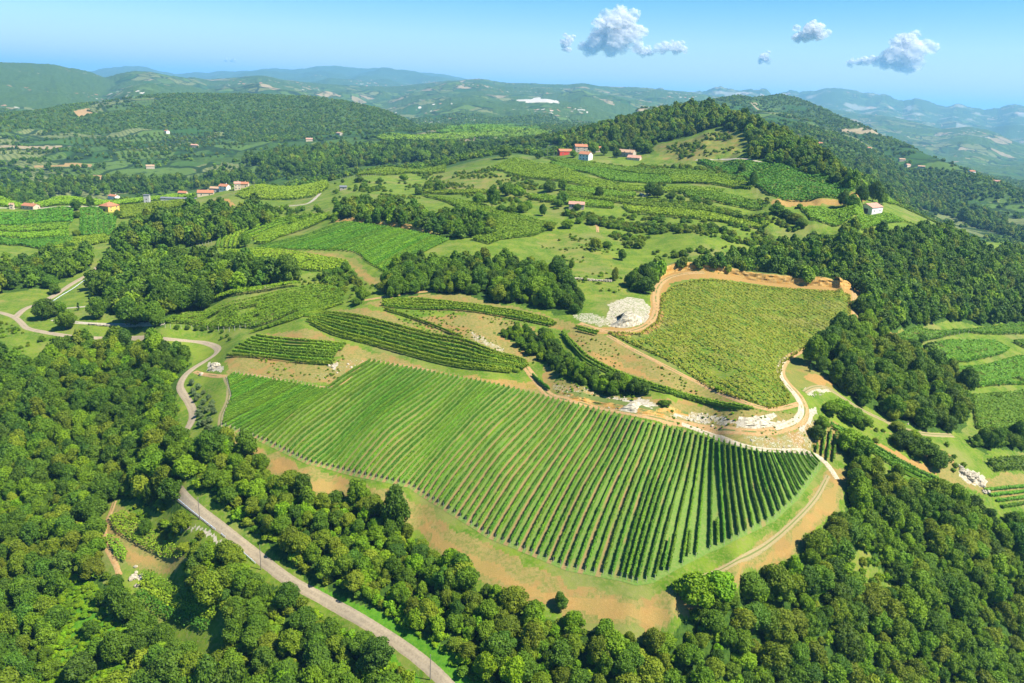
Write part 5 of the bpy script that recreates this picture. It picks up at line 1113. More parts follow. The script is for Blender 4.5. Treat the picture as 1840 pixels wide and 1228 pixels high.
# olive trees beside the road
ov, oq, ot = crown(501, Hc=1.2, nl=8, leaves=420, size=.2); OC = make_mesh('crown', ov, oq, ot, mats=[M_OLIVE]); OT = make_mesh('trunk', *trunk_parts(501), mats=[M_BARK])
OL = [(345,692),(356,700),(366,709),(375,718),(382,728),(347,706),(357,716),(366,727),(380,734),(352,722),(360,736),(371,742),(384,744),(362,752),(367,766),(377,760),(358,748),(349,712),(375,776),(360,768)]
for k, (u, v) in enumerate(OL):
    x, y, z = spot(u, v); e = bpy.data.objects.new('olive_tree', None); COL.objects.link(e); R = rg.uniform(1.0, 1.6); e.location = (x, y, z); e.scale = (R, R, R); e.rotation_euler = (0, 0, rg.uniform(0, 6))
    pos = 'upper part' if v < 715 else ('middle part' if v < 745 else 'lower part'); tag(e, 'grey green young olive tree between road and great vineyard, ' + pos + ' of the grove', 'olive tree', 'olive trees of the roadside grove, ' + pos)
    for nm_, me_ in (('crown', OC), ('trunk', OT)): o = bpy.data.objects.new(nm_, me_); COL.objects.link(o); o.parent = e
for k, (u, v) in enumerate([(318,592),(336,593),(352,594),(366,594),(382,596),(400,598),(408,606),(398,610),(412,612)]):
    x, y, z = spot(u, v); place_tree(x, y, z - .1, 1.3 if k < 5 else .9, 'dark green', k % 3, k, f"small round shrub on the grass below the left pergola, {'left' if k < 3 else 'middle' if k < 6 else 'right'} of the line", 'small shrubs below the left pergola, ' + ('left' if k < 3 else 'middle' if k < 6 else 'right'), .9, 'bush', 'bush')
# cypresses
cv_, cq_, ct_ = crown(601, Hc=6.5, nl=16, leaves=700, size=.3); M_CYP = leaf_mat('leaves_cypress', (.020, .075, .010), (.045, .130, .015))
CY = make_mesh('crown', cv_, cq_, ct_, mats=[M_CYP])
for (u, v, s_, lab) in ((141,558,.75,'slim dark cypress in the garden between the lanes, the nearer one'), (161,543,.7,'slim dark cypress further back in the garden between the lanes'), (1455,668,.55,'thin pointed conifer in front of the hollow wood')):
    x, y, z = spot(u, v); e = bpy.data.objects.new('cypress', None); COL.objects.link(e); e.location = (x, y, z - .4); e.scale = (s_ * 1.1, s_ * 1.1, s_ * 1.05); tag(e, lab, 'cypress')
    for nm_, me_ in (('crown', CY), ('trunk', OT)): o = bpy.data.objects.new(nm_, me_); COL.objects.link(o); o.parent = e

# scrub, creeper carpets and undergrowth: too many to count
def field_scatter(name, regions, sp, Rlo, Rhi, spec, flat_, level='b', thresh=.5, nsc=14, seed=3, avoid=True, jit=.45):
    rg = np.random.default_rng(seed); X_, Y_ = [], []
    for pts in regions:
        P = pts if isinstance(pts, np.ndarray) else poly(pts); x, y = jitter_pts(P, sp, rg, jit); k = fbm(x / nsc, y / nsc, 3, seed) > thresh; X_.append(x[k]); Y_.append(y[k])
    x = np.concatenate(X_); y = np.concatenate(Y_)
    dmin = np.array([np.min(np.hypot(ROADP[::3, 0] - a_, ROADP[::3, 1] - b_)) if math.hypot(a_, b_) < 520 else 99 for a_, b_ in zip(x, y)]) if avoid else np.full(len(x), 99.)
    k = dmin > 3.1; x, y = x[k], y[k]; z = ground(x, y); ok, _, _ = frame(x, y, z, 60); ok &= seen(x, y, z + 3, 3)
    if name == 'undergrowth':
        for hn in ('terrace_a', 'terrace_b', 'creeper', 'creeperb'): ok &= ~inside(HOLES[hn], x, y)
    x, y, z = x[ok], y[ok], z[ok]; n = len(x)
    nv = 3 if level == 'a' else 2
    R = rg.uniform(Rlo, Rhi, n) * (.7 + .6 * vnoise(x / 6, y / 6, 5)); sp_i = rg.choice([SPN.index(s_) for s_ in spec], n)
    print(name, n)
    return scatter(name, level, np.column_stack([x, y, z - R * .35 * flat_]), rg.uniform(0, 6.28, n), np.column_stack([R, R, R * flat_ * rg.uniform(.8, 1.2, n)]), sp_i * nv + rg.integers(0, nv, n))
WB = [WOODPOLY[n_][0] for n_ in ('left', 'road')]
field_scatter('undergrowth', WB, 3.4, 1.3, 2.4, ['mid green', 'lime green', 'lime green', 'olive green'], .8, thresh=.12, seed=4)
field_scatter('creeper', [HOLES['creeper'], HOLES['creeperb'], HOLES['verge'], HOLES['vergeb']], 1.7, .8, 1.6, ['lime green', 'lime green', 'mid green'], .45, thresh=.22, seed=6, nsc=8)
field_scatter('scrub', [[(960,430),(1010,420),(1100,440),(1160,490),(1130,530),(1040,520),(1000,470)]], 4, .4, 1.4, ['olive green', 'mid green', 'lime green'], .6, thresh=.58, seed=8, nsc=9)
field_scatter('scrub', [[(1040,378),(1200,382),(1380,410),(1460,430),(1450,452),(1300,465),(1170,470),(1100,430),(1060,400)]], 3.6, .8, 2.6, ['olive green', 'mid green', 'mid green', 'dark green'], .65, thresh=.55, seed=9, nsc=13)
field_scatter('scrub', [[(640,345),(740,330),(900,340),(1000,356),(1020,380),(900,372),(800,350),(700,360)], [(740,310),(900,305),(1000,340),(900,345),(780,335)]], 4.5, .8, 2.2, ['olive green', 'mid green', 'dark green'], .7, thresh=.58, seed=10, nsc=14)
field_scatter('scrub', [[(1200,262),(1230,256),(1300,240),(1345,262),(1360,290),(1300,288),(1190,288)], [(1130,300),(1300,300),(1380,345),(1400,372),(1300,372),(1160,345)]], 5, 1.0, 2.6, ['olive green', 'dark green', 'mid green'], .7, thresh=.57, seed=12, nsc=16)
field_scatter('scrub', [[(1540,700),(1600,770),(1700,800),(1760,860),(1840,870),(1840,895),(1740,880),(1640,830),(1560,790)]], 6, .8, 2.0, ['olive green', 'mid green'], .7, thresh=.5, seed=13)
field_scatter('scrub', [[(500,500),(620,490),(690,520),(650,540),(540,515)], [(0,575),(90,605),(300,600),(350,620),(150,615),(0,640)]], 4.5, .7, 1.8, ['olive green', 'mid green', 'mid green'], .7, thresh=.45, seed=14)
field_scatter('scrub', [[(430,370),(560,372),(600,390),(600,330),(700,330),(640,370),(600,400)], [(0,455),(160,440),(180,470),(60,475),(0,480)], [(380,318),(560,312),(640,320),(560,322),(400,330)]], 8, 1.2, 3.0, ['dark green', 'mid green', 'mid green'], .8, thresh=.5, seed=15)
# hedgerows on the wide valley floor
field_scatter('valley_hedges', [[(0,290),(200,285),(420,300),(600,300),(600,318),(400,330),(0,345)]], 16, 3, 5, ['dark green', 'mid green', 'blue green'], .8, 'c', thresh=.52, seed=16, nsc=60, avoid=False)
field_scatter('terraced_olive_grove', [[(0,262),(100,250),(300,238),(420,240),(440,262),(400,285),(200,285),(0,290)]], 13, 2.0, 3.0, ['blue green', 'olive green'], .8, 'c', thresh=.40, seed=17, nsc=90, avoid=False, jit=.14)

# ------------------------------------------------------------------ stones
M_ROCK = flat('limestone', (.33, .29, .215), .9, .3, 1.2)
def rock_mesh(seed, sub=1):
    rg = np.random.default_rng(seed); V, Fc = (IV1, IF1) if sub == 1 else (IV2, IF2); V = V * (1 + (rg.uniform(-.22, .22, len(V)))[:, None]); V = V * rg.uniform(.6, 1.1, 3); V[:, 2] *= .7
    pl = rg.normal(size=(5, 3)); pl /= np.linalg.norm(pl, axis=1)[:, None]
    for p in pl:
        d = V @ p - .72; V = V - np.where(d > 0, d, 0)[:, None] * p
    return V, Fc
def rubble(name, regions, n_m2, lo, hi, seed):
    rg = np.random.default_rng(seed); VS, FS, off = [], [], 0; protos = [rock_mesh(seed + i, 1) for i in range(4)]
    pr0 = [(IV0 * (1 + rg.uniform(-.3, .3, 12))[:, None] * rg.uniform(.6, 1.1, 3), IF0) for _ in range(8)]
    for pts, wgt_ in regions:
        P = poly(pts); x0, y0 = P[:, 0].min(), P[:, 1].min(); x1, y1 = P[:, 0].max(), P[:, 1].max(); n = int((x1 - x0) * (y1 - y0) * n_m2 * wgt_)
        x = rg.uniform(x0, x1, n); y = rg.uniform(y0, y1, n); m = inside(P, x, y) & (fbm(x / 4, y / 4, 3, seed) > .46); x, y = x[m], y[m]; z = ground(x, y); s_ = lo * (hi / lo) ** (rg.uniform(size=len(x)) ** 2.2)
        for k in range(len(x)):
            V, Fc = pr0[int(rg.integers(0, 8))]; a_ = rg.uniform(0, 6.28); c_, d_ = math.cos(a_), math.sin(a_)
            VS.append(np.column_stack([(V[:, 0] * c_ - V[:, 1] * d_) * s_[k] + x[k], (V[:, 0] * d_ + V[:, 1] * c_) * s_[k] + y[k], V[:, 2] * s_[k] * .7 + z[k]])); FS.append(Fc + off); off += len(V)
    link(name, make_mesh(name, np.concatenate(VS), Ft=np.concatenate(FS), mats=[M_ROCK]), kind='stuff'); print(name, len(VS))
rubble('limestone_rubble', [([(1000,690),(1060,700),(1110,712),(1180,725),(1170,742),(1110,735),(1040,722),(1000,705)], 1.2), ([(1100,714),(1150,718),(1178,728),(1170,740),(1120,738)], 2.2), ([(1205,738),(1260,742),(1320,752),(1310,764),(1250,759),(1210,752)], 2),
   ([(1345,780),(1420,780),(1460,755),(1478,765),(1465,800),(1440,812),(1380,806),(1350,795)], 1.2), ([(1448,700),(1490,695),(1482,708),(1452,714)], 2), ([(1090,560),(1130,535),(1155,538),(1175,562),(1160,580),(1120,588)], 1.3), ([(1030,560),(1085,570),(1090,587),(1050,582)], .8),
   ([(845,595),(905,625),(908,636),(855,612)], 1), ([(560,672),(640,640),(655,646),(630,670),(590,692)], .8), ([(330,938),(395,970),(385,978),(340,955)], 1.5), ([(1715,840),(1765,850),(1775,882),(1735,875)], 1.2), ([(225,1028),(255,1035),(250,1046),(230,1042)], 2),
   ([(1500,672),(1522,680),(1518,696),(1503,690)], 2), ([(1580,752),(1700,782),(1700,788),(1600,768)], .8), ([(1220,1062),(1400,985),(1400,1005),(1300,1045)], .12), ([(760,950),(870,1020),(870,1034),(780,985)], .12)], .32, .14, .8, 31)
def outcrop(u, v, n, spread, size, label, seed):
    rg = np.random.default_rng(seed); x, y, z = spot(u, v); e = bpy.data.objects.new('rock_outcrop', None); COL.objects.link(e); e.location = (x, y, z); tag(e, label, 'rocks')
    for k in range(n):
        V, Fc = rock_mesh(seed * 10 + k, 2); dx, dy = rg.normal(0, spread, 2); s_ = size * rg.uniform(.5, 1.2); zz_ = float(ground(x + dx, y + dy)) - z
        o = link('boulder', make_mesh('boulder', V * s_, Ft=Fc, mats=[M_ROCK]), e, (dx, dy, zz_ + s_ * .15)); o.rotation_euler = (0, 0, rg.uniform(0, 6))
outcrop(384,662,9,1.6,1.7,'pale jagged boulders beside the upper road bend',1); outcrop(1128,580,8,3.2,1.2,'big white limestone outcrop beside the orange track',2); outcrop(240,1038,7,1.2,1.0,'white rocks between the little terraces in the left wood',3)
outcrop(1748,858,12,2.6,1.6,'grey boulders above the striped terrace at right',4); outcrop(1160,352,6,3,1.6,'grey boulders among the farm terraces',5); outcrop(598,658,6,1.2,.8,'flat white rocks at the corner of the small terrace',6); outcrop(1512,683,7,1.6,1.2,'pale rocks at the mouth of the stony lane',7)
def dry_wall(pts, h, th, label, seed):
    P = resample(hit(*np.array(pts, float).T)[:, :2], .9); rg = np.random.default_rng(seed); e = bpy.data.objects.new('stone_wall', None); COL.objects.link(e); x, y = P[0]; z = float(ground(x, y)); e.location = (x, y, z); tag(e, label, 'stone wall')
    VS, FS, off = [], [], 0
    for p in P:
        for lv in range(3):
            V = IV0 * np.array([.62, .62, .34]) * rg.uniform(.8, 1.2, 3) * (h / 1.0); g_ = float(ground(*p)); VS.append(V + (p[0] - x + rg.normal(0, th), p[1] - y + rg.normal(0, th), g_ - z + .2 + lv * h * .33)); FS.append(IF0 + off); off += 12
    o = link('stone', make_mesh('stone', np.concatenate(VS), Ft=np.concatenate(FS), mats=[M_ROCK]), e, kind='stuff')
dry_wall([(1030,502),(1060,505),(1098,507)], 1.0, .15, 'short grey stone wall across the pale clearing', 1); dry_wall([(160,584),(215,587),(290,586)], .9, .1, 'pale stone wall along the lower lane', 2); dry_wall([(335,538),(400,525),(425,522)], .8, .1, 'low stone wall above the left pergola strip', 3); dry_wall([(476,518),(500,510),(525,510)], .9, .2, 'pale stone edge at the top of the left pergola', 4)

# ------------------------------------------------------------------ buildings
WM = {}
def col_mat(name, c, r=.85, var=.12, sc_=1.0):
    if name not in WM: WM[name] = flat(name, c, r, var, sc_)
    return WM[name]
def tile_mat(name, c):
    if name in WM: return WM[name]
    s = N(name); t = s.n('TexCoord'); w = s.n('TexWave', wave_type='BANDS', bands_direction='X'); w.inputs['Scale'].default_value = 3.0; s.l(t.outputs['Object'], w.inputs['Vector']); n = s.noise(t.outputs['Object'], 1.2, 4)
    k = s.mix(s.ramp(n, .3, .7), tuple(x * .75 for x in c), c); k = s.mix(s.math('MULTIPLY', w.outputs['Fac'], .3), k, tuple(x * .5 for x in c))
    WM[name] = s.surf(k, .85, bump=w.outputs['Fac'], dist=.06); return WM[name]
T_OR = tile_mat('orange_tiles', (.40, .17, .09)); T_PK = tile_mat('pink_tiles', (.48, .26, .19)); T_BR = tile_mat('brown_tiles', (.42, .27, .17)); T_GR = tile_mat('grey_sheet', (.16, .17, .19))
M_DARKGL = col_mat('dark_glass', (.03, .035, .04), .3); M_WOOD = col_mat('brown_door', (.10, .06, .04)); M_FRAME = col_mat('window_frame', (.45, .43, .38))
def boxv(cx, cy, z0, sx, sy, sz): return np.array([(cx + sx * a / 2, cy + sy * b / 2, z0 + sz * c) for c in (0, 1) for b in (-1, 1) for a in (-1, 1)])
BQ = np.array([(0, 2, 3, 1), (4, 5, 7, 6), (0, 1, 5, 4), (2, 6, 7, 3), (0, 4, 6, 2), (1, 3, 7, 5)])
def box_obj(name, parent, mat, cx, cy, z0, sx, sy, sz, **kw): return link(name, make_mesh(name, boxv(cx, cy, z0, sx, sy, sz), BQ, mats=[mat]), parent, **kw)
def house(u, v, L, Wd, h, rise, rot, wall, roof, label, name='farmhouse', cat='house', wins=2, door=None, chim=True, hip=False, over=.4, small=False, dxy=(0, 0), kind_='gable'):
    x, y, z = spot(u, v); x += dxy[0]; y += dxy[1]; z = float(ground(x, y)); e = bpy.data.objects.new(name, None); COL.objects.link(e); e.location = (x, y, z - .2); e.rotation_euler = (0, 0, math.radians(rot)); tag(e, label, cat)
    l, w = L / 2, Wd / 2; hx = l * .35 if hip else l
    V = [(-l,-w,-1.5),(l,-w,-1.5),(l,w,-1.5),(-l,w,-1.5),(-l,-w,h),(l,-w,h),(l,w,h),(-l,w,h)]; Q = [(0,1,5,4),(1,2,6,5),(2,3,7,6),(3,0,4,7)]; T = None
    if not hip: V += [(-l,0,h+rise),(l,0,h+rise)]; T = [(4,8,7),(5,6,9)]; T = [(4,7,8),(5,6,9)]
    link('wall', make_mesh('wall', V, Q, T, mats=[wall]), e)
    lo, wo_ = l + over, w + over; k = rise / w; ze = h - over * k; th = .18; hr = hx + (over if not hip else 0)
    R1 = [(-lo,-wo_,ze),(lo,-wo_,ze),(hr,0,h+rise),(-hr,0,h+rise),(-lo,wo_,ze),(lo,wo_,ze)]; R2 = [(a,b,c+th) for a,b,c in R1]
    RQ = [(0,1,2,3),(4,3,2,5),(6,9,8,7),(10,11,8,9),(0,6,7,1),(4,5,11,10)]; RT = None
    if hip: RT = [(0,3,4),(1,5,2),(6,10,9),(7,8,11)]; RQ += [(0,4,10,6),(1,7,11,5)]
    else: RQ += [(0,3,9,6),(3,4,10,9),(1,7,8,2),(2,8,11,5)]
    rf = link('roof', make_mesh('roof', R1 + R2, RQ, RT, mats=[roof]), e)
    if chim: box_obj('chimney', rf, wall, l * .3, w * .3, h + rise * .4, .7, .7, rise * .6 + 1.0)
    if small: return e
    for sgn in (-1, 1):
        for i in range(wins):
            cx = -l + L * (i + .5) / wins
            for zf in ([1.1] if h < 4.4 else [1.1, 3.8]):
                f = box_obj('window', e, M_FRAME, cx, sgn * (w + .02), zf, 1.15, .10, 1.35); box_obj('pane', f, M_DARKGL, cx, sgn * (w + .07), zf + .12, .9, .06, 1.1)
        f = box_obj('window', e, M_FRAME, sgn * (l + .02), w * .45, 1.2, .10, 1.1, 1.3); box_obj('pane', f, M_DARKGL, sgn * (l + .07), w * .45, 1.3, .06, .85, 1.1)
    if door: box_obj('door', e, M_WOOD, -(l + .05), -w * .1, 0, .12, door, min(h * .85, 3.2))
    return e
WHITE = col_mat('white_wall', (.66, .64, .58)); STONE = col_mat('stone_wall', (.38, .33, .26), .9, .35, 1.5); YEL = col_mat('yellow_wall', (.62, .40, .10)); RED = col_mat('red_wall', (.50, .06, .04)); CREAM = col_mat('cream_wall', (.52, .42, .29)); GREYW = col_mat('concrete_wall', (.40, .39, .36))
house(1563,381,14.5,11,4.2,2.4,38,WHITE,T_PK,'long white barn with pale pink tiled roof and dark double door','barn','barn',2,3.6,False)
house(1020,279,15,7,4.6,2.2,22,RED,T_OR,'red walled shed with bright orange roof beside two utility poles','farm_shed','shed',2,2.5,False,dxy=(-3,6))
house(1040,277,14,8,6,2.4,10,STONE,T_OR,'stone farmhouse with long orange roof behind a round tree',dxy=(4,30))
house(1052,288,11,9,6.2,2.3,-32,WHITE,T_OR,'white farmhouse with orange roof and dark porch openings',wins=3,door=2)
house(1066,276,6,5,4.4,1.6,10,CREAM,T_OR,'little orange roofed annex behind the white farmhouse','farm_shed','shed',1,None,False,dxy=(6,12))
house(1125,281,18,9,4.4,2.4,-30,STONE,T_BR,'old stone farm with a large pale brown roof','farmhouse','house',3,2.2,True)
house(1140,287,13,8,2.2,2.2,-25,CREAM,T_PK,'low outbuilding with a wide pale pink roof reaching down','farm_shed','shed',2,None,False)
house(1036,374,10.5,7,3.2,1.4,-6,STONE,T_PK,'small stone hut with faded orange roof among the terraces','stone_hut','hut',2,1.3,False)
house(197,380,13,11,5.8,2.6,70,YEL,T_OR,'yellow house with red orange hipped roof amid vineyards','farmhouse','house',2,2.4,True,True)
house(56,376,13,8,3.6,1.8,-14,CREAM,T_OR,'single storey tan house with orange roof by the pale yard',wins=3)
e = house(22,376,3.4,3,4.4,1.2,10,CREAM,T_BR,'narrow ruined tower like hut at the left edge','ruin','ruin',1,None,False)
e = house(265,366,5,4.5,8.5,.4,8,GREYW,T_GR,'square white tower standing in the vineyards','tower','tower',1,None,False)
house(322,360,34,5,2.0,.9,3,GREYW,T_GR,'long low dark grey shed in the vineyards','farm_shed','shed',4,None,False); house(319,356,8,6,4.0,1.4,0,CREAM,T_OR,'small orange roofed building behind the long grey shed','farm_shed','shed',2,None,False,dxy=(0,14))
house(370,352,15,8,3.6,2.2,14,CREAM,T_OR,'wide orange roofed farmhouse, lowest of the hamlet'); house(388,345,10,7,4.0,1.4,0,GREYW,T_BR,'pale low building between the hamlet houses','farm_shed','shed',2,None,False)
house(404,343,9,7,5.0,1.8,-15,WHITE,T_OR,'taller house of the hamlet with orange roof'); house(427,341,6,6,6.5,1.5,20,CREAM,T_PK,'narrow tall pinkish house at the right end of the hamlet'); house(438,337,10,6,4.0,1.6,5,CREAM,T_OR,'long orange roofed house behind the pinkish tall one')
house(617,341,6,5,2.8,1.0,10,STONE,T_GR,'tiny dark roofed hut by the plateau track','hut','hut',1,None,False)
FARH = [(300,239,'lone farmhouse on the terraced olive slope'),(350,265,'pale farmhouse lower on the olive slope'),(270,303,'long pinkish farm on the valley floor'),(205,358,'cream farmhouse under the olive rows'),(556,254,'small house on the wooded spur'),(610,243,'white house at the foot of the dark hill'),(1470,262,'farm among fields on the right slope'),(1630,300,'white house among the fields of the right slope'),(1655,303,'orange roofed house among the fields of the right slope'),(1745,312,'pale village house on the right slope, lower'),(1790,330,'white house low on the right slope'),(1620,290,'farm at the bend of the field road'),(1560,270,'farmhouse on the shoulder of the right slope')]
for k, (u, v, lab) in enumerate(FARH): house(u, v, 13, 8, 4.5, 1.8, k * 37 % 90 - 45, [WHITE, CREAM, STONE][k % 3], [T_OR, T_PK, T_BR][k % 3], lab, small=True)

# ------------------------------------------------------------------ poles, guard rails, posts
M_POLE = flat('pole_wood', (.16, .14, .12), .8); M_RAIL = flat('zinc_rail', (.48, .53, .58), .45, .1, spec=.5)
def pole(u, v, h, label, mat=M_POLE, arm=True):
    x, y, z = spot(u, v); e = bpy.data.objects.new('utility_pole', None); COL.objects.link(e); e.location = (x, y, z - .3); tag(e, label, 'utility pole')
    V, Q, T = tube([(0, 0, 0), (0, 0, h)], [.13, .08], 8); link('post', make_mesh('post', V, Q, T, mats=[mat]), e)
    if arm:
        box_obj('crossarm', e, mat, 0, 0, h - .8, 1.4, .12, .12)
        for dx in (-.6, .6): box_obj('insulator', e, M_POST, dx, 0, h - .66, .10, .10, .22)
pole(359,934,8.5,'thin dark utility pole beside the upper guard rail', arm=False); pole(469,1024,9,'thin dark utility pole by the lower guard rail', arm=False); pole(773,1222,8,'utility pole at the bottom edge beside the road', arm=False)
pole(983,284,10,'left of the two pale poles by the red shed',M_POST); pole(995,287,11,'right of the two pale poles by the red shed',M_POST); pole(457,343,9,'slim pole on the slope right of the hamlet',M_POST)
def rail(pts, label):
    P = resample(hit(*dense(pts, 6).T)[:, :2], 2.0); e = bpy.data.objects.new('guard_rail', None); COL.objects.link(e); x, y = P[0]; z = float(ground(x, y)); e.location = (x, y, z); tag(e, label, 'guard rail')
    G = ground(P[:, 0], P[:, 1]) - z; n = len(P); T = np.gradient(P, axis=0); T /= np.hypot(*T.T)[:, None]; Nn = np.column_stack([T[:, 1], -T[:, 0]])
    V = np.concatenate([np.column_stack([P - (x, y) + Nn * a, G + b]) for a, b in ((-.04, .42), (.06, .5), (-.04, .60), (.06, .70), (-.04, .78), (-.1, .6))]); idn = np.arange(6 * n).reshape(6, n)
    Q = np.stack([idn[:, :-1], idn[:, 1:], np.roll(idn, -1, 0)[:, 1:], np.roll(idn, -1, 0)[:, :-1]], -1).reshape(-1, 4); link('beam', make_mesh('beam', V, Q, mats=[M_RAIL]), e)
    pm = make_mesh('post', boxv(0, 0, -.4, .12, .12, 1.1), BQ, mats=[M_RAIL])
    for k in range(n): link('post', pm, e, (P[k, 0] - x - Nn[k, 0] * .18, P[k, 1] - y - Nn[k, 1] * .18, G[k]))
rail([(320,900),(345,921),(367,938),(386,953)], 'pale guard rail along the downhill side of the lower road, upper piece'); rail([(398,962),(404,967)], 'very short piece of guard rail between the two long ones'); rail([(424,984),(440,998),(458,1014)], 'pale guard rail along the downhill side of the lower road, lower piece'); rail([(92,545),(112,532),(135,518),(158,500)], 'white guard rail beside the side road at the left')
pm = make_mesh('vine_post', boxv(0, 0, -.3, .16, .16, 2.7), BQ, mats=[M_POST])
for k in range(16):
    x, y, z = spot(302 + k * 5.2, 462 - k * 1.6); link('vine_post', pm, loc=(x, y, z), label='pale post in the row along the bare strip of the left spur', cat='post', group='posts along the bare strip of the left spur')
for k in range(18):
    x, y, z = spot(297 + k * 9.6, 590 + (k * .55 if k < 12 else 6.6 - (k - 12) * 2)); link('vine_post', pm, loc=(x, y, z), label='pale post holding up the front edge of the left pergola', cat='post', group='posts of the left pergola front')
for k in range(14):
    x, y, z = spot(1655 + k * 8.5, 613 - k * 1.3); link('vine_post', pm, loc=(x, y, z), label='post on the bare line between the upper right pergolas', cat='post', group='posts between the upper right pergolas')
for k in range(22):
    x, y, z = spot(612 + k * 4.2, 322 - k * .35); link('vine_post', pm, loc=(x, y, z), label='white post of the young vineyard on the plateau', cat='post', group='white posts of the plateau vineyard')

# ------------------------------------------------------------------ clouds, beyond and above the haze
def cloud(cu, cv, wpx, hpx, label, seed, D=26000, dens=1.0):
    rg = np.random.default_rng(seed); a_, s_ = pix_dir(cu, cv); a_ = a_[0]; s_ = s_[0]; k = D / F * .88; Wm, Hm = wpx * k, hpx * k
    x, y, z = D * math.sin(a_), D * math.cos(a_), CAMZ + D * s_
    e = link('cloud', None, loc=(x, y, z)); e.rotation_euler = (0, 0, -a_); tag(e, label, 'cloud')
    return e, Wm, Hm, rg
def cloud_mat():
    s = N('cloud'); lw = s.n('LayerWeight'); lw.inputs['Blend'].default_value = .5; t = s.n('TexCoord'); n = s.noise(t.outputs['Object'], .006, 6, .7)
    a_ = s.ramp(s.math('ADD', lw.outputs['Facing'], s.math('MULTIPLY', s.math('SUBTRACT', n, .5), 2.2)), .85, .10)
    d = s.n('BsdfDiffuse'); d.inputs['Color'].default_value = (.92, .92, .93, 1); tr = s.n('BsdfTranslucent'); tr.inputs['Color'].default_value = (.92, .92, .93, 1); m1 = s.n('MixShader'); m1.inputs[0].default_value = .62
    bp = s.n('Bump'); bp.inputs['Distance'].default_value = 60; bp.inputs['Strength'].default_value = .35; s.l(n, bp.inputs['Height']); s.l(bp.outputs[0], d.inputs['Normal'])
    s.l(d.outputs[0], m1.inputs[1]); s.l(tr.outputs[0], m1.inputs[2]); tp = s.n('BsdfTransparent'); m2 = s.n('MixShader'); s.l(s.math('MULTIPLY', a_, .42), m2.inputs[0]); s.l(tp.outputs[0], m2.inputs[1]); s.l(m1.outputs[0], m2.inputs[2]); s.l(m2.outputs[0], s.out.inputs['Surface'])
    return s.m
M_CLOUD = cloud_mat()
def puffs(e, W_, H_, rg, blobs):
    VS, FS, off = [], [], 0
    for (bx, bz, br) in blobs:
        for k in range(22):
            d = rg.normal(size=3) * .42; r_ = br * H_ * rg.uniform(.28, .6); c = np.array([bx * W_ / 2 + d[0] * br * H_, d[1] * br * H_, max(-.42 * H_, bz * H_ / 2 + d[2] * br * H_ * .8)])
            V = IV2 * (1 + (vnoise(IV2[:, 0] * 3 + k, IV2[:, 1] * 3 + IV2[:, 2] * 5, k) - .5) * .5)[:, None]; VS.append(V * r_ * (1, 1, .8) + c); FS.append(IF2 + off); off += len(V)
    me = make_mesh('cloud', np.concatenate(VS), Ft=np.concatenate(FS), mats=[M_CLOUD], smooth=True); return me
def mkcloud(cu, cv, w, h, blobs, label, seed, D=26000):
    e, Wm, Hm, rg = cloud(cu, cv, w, h, label, seed, D); me = puffs(e, Wm, Hm, rg, blobs); loc, rot = e.location.copy(), e.rotation_euler.copy(); bpy.data.objects.remove(e)
    o = link('cloud', me, loc=loc); o.rotation_euler = rot; tag(o, label, 'cloud')
mkcloud(1100,64,112,76,[(.15,.55,.42),(.5,.5,.38),(-.1,.1,.42),(-.45,-.3,.36),(-.75,-.65,.24),(.1,-.4,.34),(.55,-.05,.34)],'largest white cumulus cloud, heaped up to its right',1)
mkcloud(1156,92,40,22,[(-.4,0,.5),(.2,-.1,.5),(.6,-.2,.35)],'small cloud tucked under the largest cloud',2)
mkcloud(1208,86,60,30,[(-.5,-.1,.45),(.1,.1,.4),(.5,-.1,.4)],'flat small cloud right of the largest one',3)
mkcloud(1446,60,60,38,[(.5,.5,.42),(.2,-.1,.45),(-.4,-.4,.3),(.7,-.2,.4)],'wedge shaped cloud in the upper right sky',4)
mkcloud(1373,105,28,20,[(0,.2,.5),(.4,-.3,.35),(-.4,-.4,.35)],'tiny lone cloud between the larger ones',5)
mkcloud(1622,98,64,60,[(.1,.6,.42),(.4,.1,.5),(-.3,-.1,.4),(.4,-.5,.4),(-.6,-.4,.3)],'tall bright cloud above the right mountains',6)
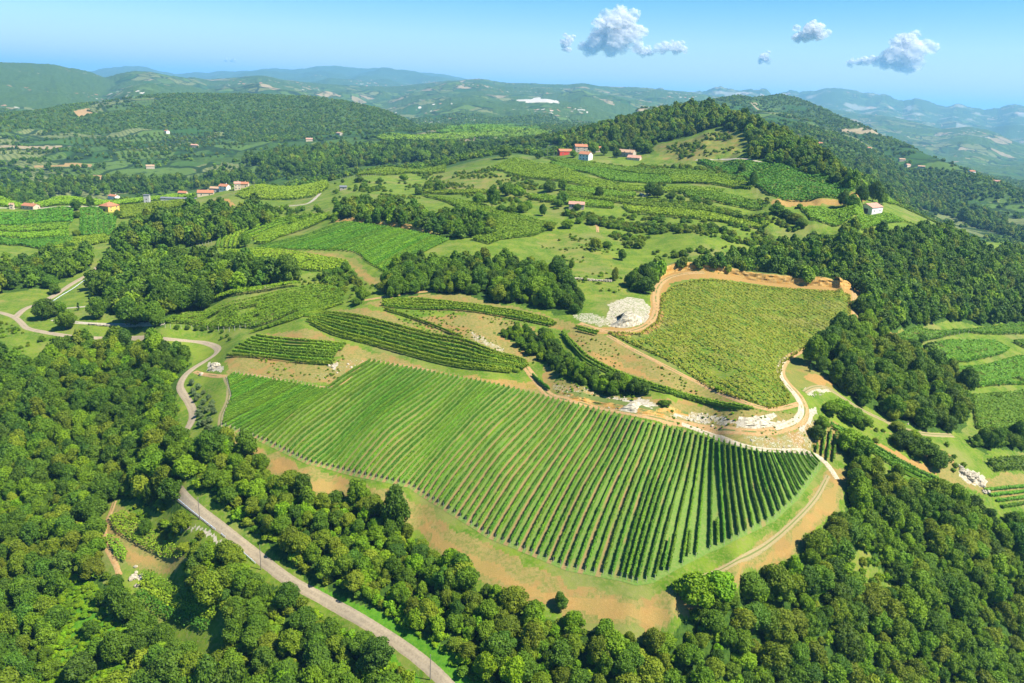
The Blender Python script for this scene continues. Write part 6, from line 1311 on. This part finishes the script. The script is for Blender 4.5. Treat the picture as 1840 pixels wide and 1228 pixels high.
mkcloud(1565,110,90,26,[(-.7,-.2,.3),(-.3,0,.42),(.1,.1,.4),(.5,-.1,.36)],'low ragged cloud left of the tall bright cloud',7)
mkcloud(1017,80,16,36,[(.2,.5,.3),(-.2,0,.25),(.2,-.5,.22)],'faint thin wisp left of the largest cloud',8)
mkcloud(412,108,28,9,[(-.4,0,.5),(.4,0,.6)],'faint little cloud low over the left mountains',9,44000)
field_scatter('dry_tufts', [[(400,640),(520,648),(640,640),(600,692),(480,682)], [(700,540),(900,560),(1000,590),(960,655),(850,630),(720,580)], [(990,655),(1100,705),(1300,735),(1430,745),(1300,768),(1100,735),(1000,710)], [(1030,600),(1150,640),(1330,725),(1200,700),(1060,650)], [(1290,775),(1460,765),(1500,760),(1500,810),(1350,800)]], 2.4, .22, .7, ['olive green', 'mid green', 'lime green'], .6, 'c', thresh=.50, seed=41, nsc=7)
field_scatter('hedges', [[(560,500),(640,492),(650,520),(600,530)], [(1000,385),(1100,395),(1250,410),(1400,428),(1400,434),(1200,420),(1050,402)], [(1130,360),(1250,368),(1390,392),(1440,415),(1430,420),(1380,400),(1240,378)], [(1060,296),(1200,302),(1330,312),(1330,316),(1200,307)], [(1150,410),(1300,428),(1420,440),(1420,446),(1300,436),(1150,418)]], 3.4, 1.4, 3.0, ['dark green', 'mid green', 'olive green'], .75, thresh=.40, seed=42, nsc=20)

field_scatter('scrub', [[(215,905),(262,910),(330,930),(392,965),(385,985),(340,985),(290,955),(240,930)], [(345,1005),(360,1010),(385,1060),(350,1070),(300,1040),(320,1020)], [(180,1035),(235,1040),(240,1070),(200,1075)]], 2.6, .7, 1.9, ['olive green', 'mid green', 'lime green', 'dark green'], .7, thresh=.38, seed=51, nsc=8)
field_scatter('scrub', [[(330,905),(400,960),(480,1020),(560,1065),(640,1110),(620,1120),(540,1080),(450,1030),(370,970),(320,915)], [(340,870),(400,925),(470,985),(560,1045),(680,1100),(700,1085),(600,1030),(500,970),(400,890)]], 2.4, .5, 1.3, ['olive green', 'lime green', 'mid green'], .6, thresh=.45, seed=52, nsc=9)
